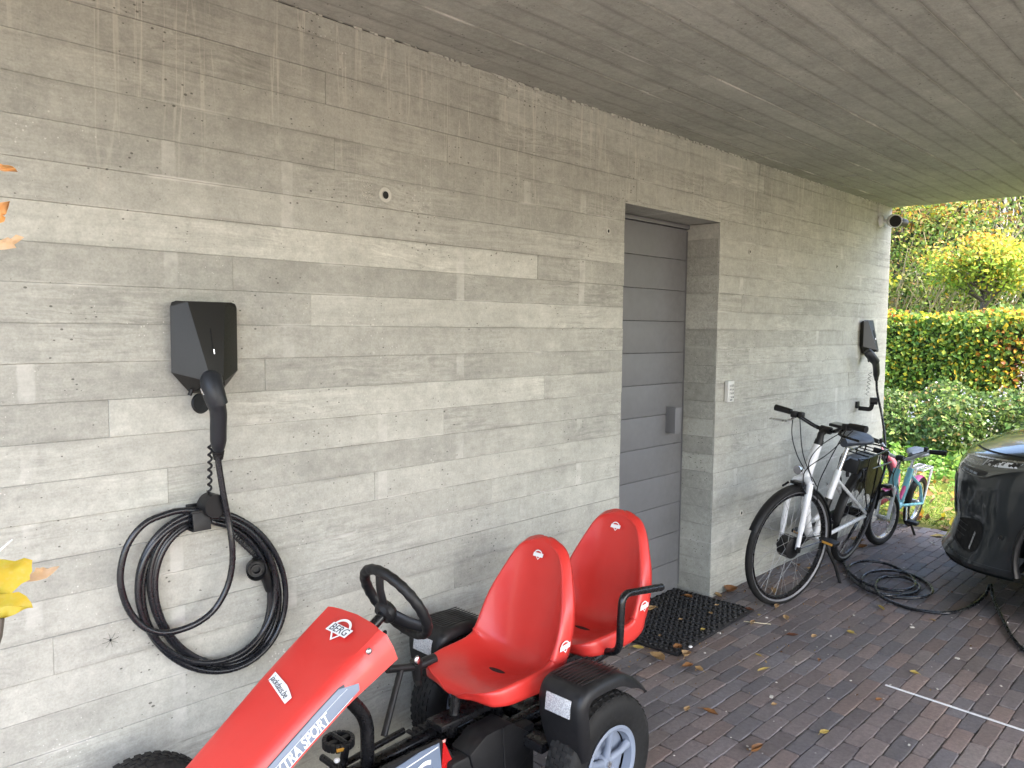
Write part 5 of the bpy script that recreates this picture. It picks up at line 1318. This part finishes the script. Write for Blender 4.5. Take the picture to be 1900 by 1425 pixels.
# beech hedge
HX, HT = 11.75, 1.71
t = thing('beech_hedge', 'clipped beech hedge turning yellow and orange behind the flowering shrubs', 'hedge', (12.1, .5, 0))
n = 52000; y = nrs.uniform(-4.5, 6.0, n); sel = nrs.uniform(0, 1, n); x = np.where(sel < .72, HX+nrs.exponential(.05, n)-.03*np.sin(y*3)-.05*nrs.uniform(0, 1, n), nrs.uniform(HX, HX+.8, n)); z = np.where(sel < .72, nrs.uniform(.05, HT, n), HT+nrs.normal(0, .035, n)+.03*np.sin(y*4))
hot = np.clip(.9-np.abs(y-.05)/.8, 0, 1)*np.clip(1.3-np.abs(z-1.15)/.5, 0, 1)+np.clip((z-1.62)/.3, 0, 1)*.75
ca = pick(n, [(.06, .14, .02), (.12, .22, .04), YG, YE, (.16, .27, .04)], [2.2, 3, 2.6, 1.2, 2.6]); cb = pick(n, [OR, YE, RE, YG, BR], [2.4, 3, .8, 2, .6]); mk = (nrs.uniform(0, 1, n) < hot*.8)[:, None]
cloud('leaves', np.stack([x, y, z], 1), nrs.uniform(.045, .085, n), np.where(mk, cb, ca), t, (12.1, .5, 0), flat=(-1, 0, .35, .35), aspect=.68)
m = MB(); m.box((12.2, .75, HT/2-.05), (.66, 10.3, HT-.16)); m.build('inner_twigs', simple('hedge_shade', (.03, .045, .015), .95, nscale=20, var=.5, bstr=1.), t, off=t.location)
n = 160; yy = nrs.uniform(-4, 5.5, n)
m = MB()
for i in range(60): a = Vector((HX+rnd.uniform(.0, .5), rnd.uniform(-3, 5), HT-.05)); m.tube([a, a+Vector((rnd.uniform(-.05, .05), rnd.uniform(-.06, .06), rnd.uniform(.08, .2)))], .0025, 4)
m.build('shoots', BARK, t, off=t.location)

# trees and tall shrubs beyond the hedge
def limbs(m, base, top, r0, r1, k=5, wob=.08):
    P = []
    for i in range(k+1):
        u = i/k; P.append(Vector(base).lerp(Vector(top), u)+Vector((rnd.uniform(-wob, wob), rnd.uniform(-wob, wob), 0))*(0 if i in (0,) else 1))
    P = smooth(P, 3); m.tube(P, [r0+(r1-r0)*i/(len(P)-1) for i in range(len(P))], 7); return P
def blobs(centres, n, spread):
    C = np.array(centres); i = nrs.choice(len(C), n); d = nrs.normal(size=(n, 3)); d /= np.linalg.norm(d, axis=1)[:, None]; return C[i]+d*spread*(nrs.uniform(0, 1, (n, 1))**.45), i
def tree(name, label, base, h, crown_r, crown_z, pal, wts, n, leaf, bark=BARK, nl=26, group=None, topcol=None, trunk_r=.07, flatz=.6, lean=(0, 0), clump=.45, tz=.45):
    t = thing(name, label, 'tree', (base[0], base[1], 0), group=group); m = MB()
    top = Vector((base[0]+lean[0], base[1]+lean[1], h*.92)); tp = limbs(m, (base[0], base[1], 0), top, trunk_r, trunk_r*.25, 6, trunk_r*.8)
    C = []
    for i in range(nl):
        a = rnd.uniform(0, 2*math.pi); ph = rnd.uniform(-.75, 1); rr = crown_r*math.sqrt(max(.05, 1-ph*ph))*rnd.uniform(.55, 1.0)
        e = Vector((top.x*.5+base[0]*.5+rr*math.cos(a), top.y*.5+base[1]*.5+rr*math.sin(a), crown_z+ph*crown_r*flatz)); s = tp[int(len(tp)*rnd.uniform(tz, .95))-1]
        limbs(m, s, e, trunk_r*.38, trunk_r*.08, 3, .05); C.append(tuple(e)); C.append(tuple(Vector(s).lerp(e, .7)))
    m.build('trunk', bark, t, off=t.location)
    P, idx = blobs(C, n, crown_r*clump); P[:, 2] = (P[:, 2]-crown_z)*.85+crown_z
    tone = nrs.uniform(.72, 1.25, len(C))[idx][:, None]; cols = pick(n, pal, wts)*tone
    if topcol is not None:
        u = np.clip((P[:, 2]-crown_z)/(crown_r*flatz)+.1, 0, 1); mk = (nrs.uniform(0, 1, n) < u)[:, None]; cols = np.where(mk, pick(n, topcol[0], topcol[1])*tone, cols)
    cloud('crown', P, nrs.uniform(leaf*.7, leaf*1.3, n), cols, t, (base[0], base[1], 0), droop=.3); return t
tree('ornamental_tree', 'small spreading tree with green lower and orange upper leaves behind the hedge', (14.2, 1.12), 3.0, .92, 2.58, [(.14, .24, .03), (.24, .32, .04), YG, YE], [2.5, 2.5, 2, 1], 5200, .07, topcol=([(.46, .40, .06), OR, (.52, .32, .06), YG], [3, 1, 1.2, 2]), trunk_r=.062, flatz=.42, nl=38, clump=.33, tz=.72)
tree('yellow_shrub_tree', 'bright yellow-green leafy tree close behind the wall corner', (14.5, 3.25), 3.6, .72, 2.75, [YG, YE, (.35, .42, .05), G2], [3, 3, 2, 1], 1700, .09, trunk_r=.03, nl=16, clump=.35, flatz=1.1)
tree('yellow_shrub_tree', 'yellow and green leafy tree at the right edge behind the hedge', (15.2, -1.0), 3.9, .9, 2.7, [YG, YE, OR, G2, TAN], [3, 2.5, 1, 2, 1], 3500, .10, trunk_r=.05, clump=.42)
tree('orange_tree', 'tall thin tree with tan and orange leaves under the canopy edge', (17.5, 3.5), 6.2, 2.1, 4.6, [TAN, (.48, .30, .10), OR, YE, YG], [3, 3, 1.5, 2, 3], 3000, .12, trunk_r=.07, nl=46, clump=.22, flatz=.8)
tree('orange_tree', 'sparse orange-leaved tree standing in front of the dark conifers', (17.2, 1.0), 5.6, 1.7, 4.4, [TAN, (.50, .30, .09), OR, YE], [3, 3, 1.2, 2], 700, .10, trunk_r=.05, nl=34, clump=.20, flatz=.75)
tree('pale_trunk_tree', 'slender bare tree with a straight pale white trunk before the dark conifers', (18.0, 1.74), 7.5, 1.3, 4.6, [TAN, YG], [2, 1], 500, .09, bark=BIRCH, trunk_r=.045, nl=44, clump=.2, flatz=1.3, tz=.3)
# tangle of leaning bare stems
t = thing('bare_tangle', 'tangle of leaning pale bare stems with sparse leaves left of the small tree', 'shrub', (16.0, 3.0, 0))
m = MB()
for i in range(80):
    a = Vector((16+rnd.uniform(-.6, .9), 3.4+rnd.uniform(-1.7, 1.8), rnd.uniform(0, 1.0))); L = rnd.uniform(1.5, 3.8); e = a+Vector((rnd.uniform(-.4, .3), -rnd.uniform(.1, .75)*L*.6, L*rnd.uniform(.65, 1)))
    mid_ = a.lerp(e, .5)+Vector((0, rnd.uniform(-.1, .35), rnd.uniform(0, .25))); m.tube(smooth([a, mid_, e], 4), rnd.uniform(.005, .012), 5)
    for j in range(2):
        s = a.lerp(e, rnd.uniform(.4, .95)); m.tube([s, s+Vector((rnd.uniform(-.3, .3), rnd.uniform(-.5, .3), rnd.uniform(.1, .6)))], .005, 4)
m.build('stems', TWIG, t, off=t.location); n = 30000
P = np.stack([nrs.uniform(15.3, 17.4, n), nrs.uniform(-.6, 5.4, n), nrs.beta(1.4, 1.5, n)*4.6], 1)
cloud('leaves', P, nrs.uniform(.05, .10, n), pick(n, [(.16, .26, .07), (.26, .32, .09), (.34, .34, .10), G2, YG, TAN], [3, 3, 2, 2, 1.5, .8]), t, t.location)
# dark conifers
def conifer(base, h, r, label):
    t = thing('conifer', label, 'tree', (base[0], base[1], 0), group='dark conifers beyond the garden'); m = MB(); limbs(m, (base[0], base[1], 0), (base[0], base[1], h), .12, .02, 5, .02); Pl = []
    for i in range(150):
        z = h*(.08+.9*rnd.random()); rr = r*(1-z/h)**.8+.1; a = rnd.uniform(0, 6.283); s = Vector((base[0], base[1], z)); e = s+Vector((math.cos(a)*rr, math.sin(a)*rr, -.25*rr)); m.tube([s, e], .012, 4)
        for k in range(5): Pl.append(tuple(s.lerp(e, .35+.16*k)))
    m.build('trunk', BARK, t, off=t.location); n = 22000; C = np.array(Pl); i = nrs.choice(len(C), n)
    P = C[i]+nrs.normal(0, 1, (n, 3))*[.16, .16, .08]; cloud('crown', P, nrs.uniform(.08, .16, n), pick(n, [(.015, .04, .02), (.025, .06, .025), (.035, .075, .03)], [2, 2, 1]), t, (base[0], base[1], 0), droop=.6, aspect=.5)
conifer((20.0, 1.6), 9.5, 2.0, 'dark green conifer right behind the pale trunk'); conifer((20.6, -1.2), 9.0, 2.2, 'dark green conifer at the right edge of the garden'); conifer((21.5, 5.0), 8.5, 1.9, 'dark green conifer behind the orange tree by the wall corner')
# far planting as one mass
n = 75000; y = nrs.uniform(-14, 16, n); x = 23.5+nrs.normal(0, .8, n)+.6*np.sin(y*1.3); z = nrs.uniform(0, 1, n)**.9*(7.2+1.2*np.sin(y*.9+1)+.6*np.sin(y*2.3))
tone = (.7+.6*(.5+.5*np.sin(y*1.9+z*1.2)))[:, None]
o = cloud('far_woodland', np.stack([x, y, z], 1), nrs.uniform(.16, .34, n), pick(n, [G1, G2, (.14, .22, .05), YG, (.06, .11, .03), TAN], [2, 3, 3.5, 2.5, 2, .8])*tone, kind='stuff'); tag(o, 'mixed green woodland closing the view behind the garden', 'woodland')
n = 16000; y = nrs.uniform(-5, 6.5, n); x = nrs.uniform(12.9, 14.2, n); z = nrs.uniform(.8, 1.75, n)+.15*np.sin(y*3); 
o = cloud('undergrowth', np.stack([x, y, z], 1), nrs.uniform(.06, .12, n), pick(n, [(.12, .20, .05), (.20, .28, .07), (.28, .32, .10), G2], [3, 3, 1.5, 2]), kind='stuff'); tag(o, 'loose green undergrowth just behind the hedge', 'undergrowth')
# ================================================================== NEAR LEAVES (young tree left of the camera)
def leafcol(name, c, vein=(.6, .5, .2), tr=.35):
    b = NB(name); tc = b.n('ShaderNodeTexCoord').outputs['Object']; n = b.noise(tc, 30, 4); n2 = b.noise(tc, 150, 3)
    cc = b.mix(b.mapr(n, .35, .7), c[0], c[1]); cc = b.mix(b.math('MULTIPLY', b.mapr(n2, .5, .7), .25), cc, vein)
    p = b.n('ShaderNodeBsdfPrincipled'); b.L(cc, p.inputs['Base Color']); p.inputs['Roughness'].default_value = .5; p.inputs['Specular IOR Level'].default_value = .3
    q = b.n('ShaderNodeBump'); q.inputs['Strength'].default_value = .4; q.inputs['Distance'].default_value = .002; b.L(n2, q.inputs['Height']); b.L(q.outputs[0], p.inputs['Normal'])
    t = b.n('ShaderNodeBsdfTranslucent'); b.L(cc, t.inputs[0]); m_ = b.n('ShaderNodeMixShader'); m_.inputs[0].default_value = tr; b.L(p.outputs[0], m_.inputs[1]); b.L(t.outputs[0], m_.inputs[2]); b.L(m_.outputs[0], b.out.inputs[0]); return b.m
YL = leafcol('yellow_leaf', ((.62, .43, .04), (.52, .47, .07))); OL = leafcol('orange_leaf', ((.75, .33, .06), (.80, .48, .25))); TL = leafcol('tan_leaf', ((.72, .46, .24), (.78, .60, .42)))
BL_ = [leafcol('fallen_brown', ((.20, .085, .03), (.28, .14, .05)), (.10, .05, .02), .1), leafcol('fallen_tan', ((.38, .24, .11), (.46, .31, .15)), (.2, .1, .05), .1), leafcol('fallen_yellow', ((.48, .36, .10), (.42, .30, .08)), (.3, .2, .05), .15), leafcol('fallen_dark', ((.09, .035, .02), (.14, .06, .03)), (.05, .02, .01), .05)]
sap = thing('beech_sapling', 'young tree with yellow and orange autumn leaves reaching in from the left edge', 'tree', (.02, -1.02, 0))
def nearleaf(poly, y, mat, curl=.0025, depth=0.):
    P = [aty(px, py, y+dy) for px, py, dy in poly]; c = sum(P, Vector())/len(P); n = (CP-c).normalized()
    # fan with two inner rings for a little relief
    m = MB(); K = len(P); vs = [c-n*curl]+[c.lerp(p, .55)+n*curl*(.6 if i % 2 else -.2) for i, p in enumerate(P)]+P
    fs = [(0, 1+i, 1+(i+1) % K) for i in range(K)]+[(1+i, 1+K+i, 1+K+(i+1) % K, 1+(i+1) % K) for i in range(K)]; m.add(vs, fs); return m.build('leaf', mat, sap, off=sap.location, solid=.0004, sharp=80)
nearleaf([(-70, 1050, .02), (-30, 1036, 0), (8, 1038, -.005), (28, 1041, 0), (45, 1035, .0), (60, 1039, .004), (59, 1050, 0), (60, 1060, 0), (55, 1067, 0), (56, 1075, .0), (40, 1083, 0), (22, 1100, .01), (-10, 1105, .02), (-60, 1100, .03)], -1.13, YL)
nearleaf([(-60, 1120, .02), (-10, 1104, 0), (22, 1100, 0), (35, 1098, .0), (49, 1106, 0), (58, 1118, .003), (61, 1128, 0), (52, 1128, 0), (42, 1132, 0), (28, 1140, .0), (8, 1147, .01), (-20, 1150, .01), (-60, 1140, .03)], -1.12, YL)
nearleaf([(46, 1080, .0), (58, 1064, .01), (64, 1060, .006), (66, 1053, .01), (74, 1054, .006), (80, 1052, .012), (88, 1055, .005), (97, 1052, .005), (110, 1050, 0), (104, 1058, -.004), (94, 1067, -.006), (85, 1073, -.006), (70, 1077, -.004)], -1.10, TL)
nearleaf([(-50, 295, 0), (0, 303, 0), (6, 306, .004), (14, 311, 0), (22, 308, .006), (28, 312, 0), (33, 319, 0), (20, 318, .004), (8, 318, 0), (-4, 315, 0), (-50, 320, 0)], -1.16, OL)
nearleaf([(-50, 370, 0), (0, 376, 0), (18, 373, 0), (15, 385, .006), (11, 397, 0), (4, 400, .006), (10, 404, 0), (8, 411, 0), (0, 414, 0), (-50, 420, 0)], -1.15, OL)
nearleaf([(-50, 445, 0), (0, 446, 0), (14, 440, 0), (21, 445, .004), (30, 436, 0), (45, 440, 0), (36, 447, 0), (26, 454, .004), (30, 460, 0), (10, 463, 0), (-50, 466, 0)], -1.14, TL)
for (x, y, z) in ((-.06, -1.05, 1.9), (-.02, -.95, 1.45), (-.10, -1.1, 1.0), (-.08, -1.0, .7), (-.15, -.9, 1.6), (-.2, -1.1, 1.3), (-.12, -1.05, 2.1), (-.22, -.98, .9)):
    m = MB(); c = Vector((x, y, z)); K = 14; a0 = rnd.uniform(0, 6); u = Vector((rnd.uniform(-1, 1), rnd.uniform(-1, 1), rnd.uniform(-.4, .4))).normalized(); v = u.orthogonal().normalized()
    pts = [c+u*.055*math.cos(2*math.pi*i/K)*(1+.08*(i % 2))+v*.033*math.sin(2*math.pi*i/K)*(1+.08*(i % 2)) for i in range(K)]; m.add([c+u.cross(v)*.006]+pts, [(0, 1+i, 1+(i+1) % K) for i in range(K)]); m.build('leaf', rnd.choice((YL, OL, TL)), sap, off=sap.location)
m = MB(); m.tube(smooth([(.0, -1.02, 0), (-.04, -1.03, .6), (-.03, -1.04, 1.2), (-.07, -1.02, 1.8), (-.06, -1.0, 2.3)], 5), [.012]*12+[.008]*9, 8); 
for e in (aty(-5, 1100, -1.12), aty(-30, 310, -1.16), aty(-30, 395, -1.15), aty(-30, 455, -1.14), Vector((-.12, -1.0, 2.1)), Vector((-.2, -1.1, 1.3)), Vector((-.1, -1.1, 1.0)), Vector((-.15, -.9, 1.6)), Vector((-.22, -.98, .9)), Vector((-.08, -1, .7))):
    m.tube([(-.045, -1.03, max(.3, e.z-.15)), e.lerp(Vector((-.045, -1.03, e.z)), .4), e], .003, 5)
m.build('trunk', BARK, sap, off=sap.location)
m = MB(); m.tube([aty(-25, 1042, -1.13), aty(0, 1021, -1.13), aty(23, 1001, -1.12)], [.0016, .0012, .0008], 5); m.build('twig', TAN_ if False else WHITE, sap, off=sap.location)
m = MB(); m.tube([aty(2, 1148, -1.12), aty(-2, 1180, -1.12), aty(-20, 1230, -1.11)], [.004, .004, .005], 6); m.build('branch', BARK, sap, off=sap.location)

# ================================================================== FALLEN LEAVES, one by one
GRP = None
def fallen(px, py, size, mi, label, aspect=.55, curl=.5, rot=None, z=0.):
    p = atz(px, py, z); K = 12; L = size; rot = rnd.uniform(0, 6.28) if rot is None else rot; vs = []; rows = []
    for i in range(7):
        u = i/6*2-1; w_ = aspect*L*.5*(1-abs(u)**1.8)*(1+.15*rnd.uniform(-1, 1))+.0008; row = []
        for v in (-1, -.5, 0, .5, 1):
            h = curl*L*.28*(abs(v)**1.6)*(w_/(aspect*L*.5))+curl*L*.18*u*u+.0025+.05*L*rnd.uniform(0, 1)*abs(v); row.append((u*L*.5, v*w_, h))
        rows.append(row)
    m = MB(); m.grid(rows); m.tube([(L*.5, 0, curl*L*.18+.002), (L*.72, .004, .004)], .0009, 4)
    o = m.build('fallen_leaf', BL_[mi], None, solid=.0003, sharp=80); o.location = (p.x, p.y, z+.001); o.rotation_euler = (rnd.uniform(-.1, .1), rnd.uniform(-.1, .1), rot); tag(o, label, 'leaf', 'fallen leaves'); return o
MZ = .022
LV_ = [
 (1277, 1109, .07, 0, 'curled brown leaf on the doormat near the doorway corner', .5, .7, MZ), (1208, 1133, .085, 1, 'folded tan leaf on the left edge of the doormat beside the rear red seat', .6, .8, MZ), (1319, 1140, .045, 1, 'small tan leaf on the right half of the doormat', .6, .6, MZ),
 (1263, 1151, .035, 1, 'small grey-tan leaf in the middle of the doormat', .6, .5, MZ), (1330, 1124, .035, 1, 'thin pale leaf near the far right side of the doormat', .35, .4, MZ), (1304, 1170, .04, 2, 'small dull yellow leaf on the lower right of the doormat', .6, .5, MZ),
 (1257, 1203, .06, 0, 'brown leaf on the front corner of the doormat', .8, .7, MZ), (1224, 1181, .035, 1, 'narrow pale leaf on the lower left of the doormat', .35, .3, MZ), (1389, 1133, .05, 3, 'dark crumpled leaf on the right corner of the doormat', .6, .9, MZ),
 (1356, 1099, .13, 0, 'large crumpled brown leaf at the foot of the wall beside the doorway', .75, .9, 0), (1331, 1107, .08, 1, 'pale brown leaf touching the corner of the doorway', .5, .8, 0), (1442, 1128, .07, 1, 'curled tan leaf just under the front wheel of the electric bicycle', .45, .8, 0),
 (1435, 1100, .13, 1, 'long pale bark-like leaf lying inside the front wheel outline of the electric bicycle', .3, .5, 0), (1458, 1149, .07, 1, 'tan leaf on the bricks below the front wheel of the electric bicycle', .5, .6, 0), (1409, 1143, .03, 2, 'tiny pale yellow-green leaf right of the doormat', .6, .5, 0),
 (1396, 1158, .08, 1, 'flat orange-tan leaf just right of the doormat edge', .35, .5, 0), (1469, 1181, .065, 3, 'dark red-brown leaf on the bricks right of the doormat', .5, .6, 0), (1510, 1183, .045, 1, 'small tan leaf beside the dark red-brown one', .7, .7, 0),
 (1578, 1176, .05, 2, 'small bright yellow leaf in the middle of the paving', .7, .8, 0), (1635, 1130, .085, 2, 'slender pale yellow leaf below the loops of cable', .35, .4, 0), (1731, 1153, .05, 1, 'small tan leaf near the cable in front of the car', .5, .5, 0),
 (1416, 1244, .085, 2, 'flat narrow yellow leaf in the middle distance of the paving', .25, .2, 0), (1407, 1218, .05, 2, 'small olive-yellow leaf in front of the doormat', .4, .4, 0), (1220, 1223, .125, 1, 'large torn tan leaf in front of the doormat beside the mudguard', .6, .6, 0),
 (1273, 1219, .09, 1, 'curled tan leaf at the front corner of the doormat', .6, 1.0, 0), (1276, 1238, .07, 0, 'reddish brown leaf just in front of the mat corner', .55, .6, 0), (1297, 1245, .06, 1, 'crumpled grey-tan leaf just in front of the mat corner', .6, .9, 0),
 (1184, 1204, .07, 2, 'yellowish-brown leaf between rear seat armrest and doormat', .6, .4, 0), (1520, 1227, .035, 0, 'tiny curled brown leaf in the centre of the paving', .6, .8, 0), (1696, 1251, .045, 2, 'small yellow leaf above the white strip', .6, .8, 0),
 (1630, 1301, .04, 0, 'small orange-brown leaf left of the white strip', .6, .7, 0), (1275, 1318, .055, 1, 'pale brown oval leaf left of its darker neighbour near the kart wheel', .5, .4, 0), (1317, 1324, .085, 0, 'narrow orange-brown leaf right of the near kart wheel', .35, .5, 0),
 (1436, 1310, .035, 1, 'small whitish curled leaf in the lower middle of the paving', .7, .9, 0), (1530, 1363, .05, 2, 'spiky yellow-brown leaf near the bottom middle of the paving', .7, .9, 0), (1405, 1395, .085, 0, 'orange-brown folded leaf at the bottom edge of the paving', .4, .9, 0),
 (1590, 1005, .12, 1, 'curled tan leaf on the bricks behind the rear wheel of the electric bicycle', .5, .8, 0), (1601, 1017, .10, 0, 'brown leaf between the two bicycles', .5, .8, 0), (1753, 983, .14, 1, 'pale tan leaf at the end of the paving beside the lawn', .5, .6, 0),
 (1741, 996, .13, 2, 'pale yellow leaf on the last bricks left of the car bumper', .5, .2, 0), (1505, 1060, .09, 1, 'tan leaf near the kickstand of the electric bicycle', .5, .7, 0), (1480, 1052, .08, 0, 'brown leaf seen through the spokes of the electric bicycle', .5, .7, 0),
 (1640, 965, .13, 0, 'brown leaf behind the front wheel of the pale blue bicycle', .5, .8, 0), (1655, 975, .12, 1, 'tan leaf under the frame of the pale blue bicycle', .5, .8, 0)]
for (x, y, s_, mi, lab, asp, cu, z) in LV_: fallen(x, y, s_*.82, mi, lab, asp, cu, z=z)
# leaves strewn on the lawn: too many to tell apart
n = 700; gx = 6.6+nrs.uniform(0, 1, n)**1.6*2.6; gy = nrs.uniform(-2.2, 2.5, n)
o = cloud('lawn_leaves', np.stack([gx, gy, np.full(n, .05)], 1), nrs.uniform(.05, .13, n), pick(n, [TAN, OR, (.42, .26, .1), YE, BR], [3, 1.2, 2, 1, 1]), flat=(0, 0, 1, .6), kind='stuff'); tag(o, 'dry tan and orange leaves strewn over the lawn edge', 'leaves')
# straw, crumbs and chips on the bricks
m = MB(); a, b_ = atz(1380, 1153, .006), atz(1430, 1158, .004); m.tube([a, b_], .0022, 5); o = m.build('straw', simple('straw', (.55, .48, .34), .7), None); tag(o, 'pale dry straw lying right of the doormat', 'straw')
m = MB()
for i in range(170):
    x, y = rnd.uniform(2.0, 6.3), rnd.uniform(-2.0, -.02); s = rnd.uniform(.0015, .0055)*(1 if rnd.random() < .9 else 1.8); m.box((x, y, s*.3), (s*2, s*1.4, s*.6), rot=(0, 0, rnd.uniform(0, 3)))
o = m.build('pale_crumbs', simple('crumbs', (.5, .47, .42), .8), None); tag(o, 'tiny pale crumbs and chips scattered over the bricks', 'debris', kind='stuff')
n = 900; o = cloud('leaf_litter', np.stack([nrs.uniform(2.0, 6.5, n), -np.abs(nrs.exponential(.28, n))-.01, np.full(n, .004)], 1), nrs.uniform(.004, .016, n), pick(n, [TAN, BR, (.2, .12, .06)], [2, 2, 2]), flat=(0, 0, 1, .7), kind='stuff'); tag(o, 'fine leaf litter along the foot of the wall', 'litter')
# pebble on the mat
m = MB(); m.sph(atz(1281, 1200, .026), (.012, .009, .005), 10, 6); o = m.build('white_pebble', WHITE, None); tag(o, 'small white pebble near the front corner of the doormat', 'pebble')
# small spider on the wall
m = MB(); c = aty(205, 1188, -.004); m.sph(c, (.003, .002, .004), 8, 6)
for k in range(8): a = 2*math.pi*k/8+.2; m.tube([c, c+Vector((math.cos(a)*.012, -.003, math.sin(a)*.012)), c+Vector((math.cos(a)*.022, 0, math.sin(a)*.020))], .0004, 3)
o = m.build('spider', DARK, None); tag(o, 'tiny dark spider on the wall left of the coiled cable', 'spider')
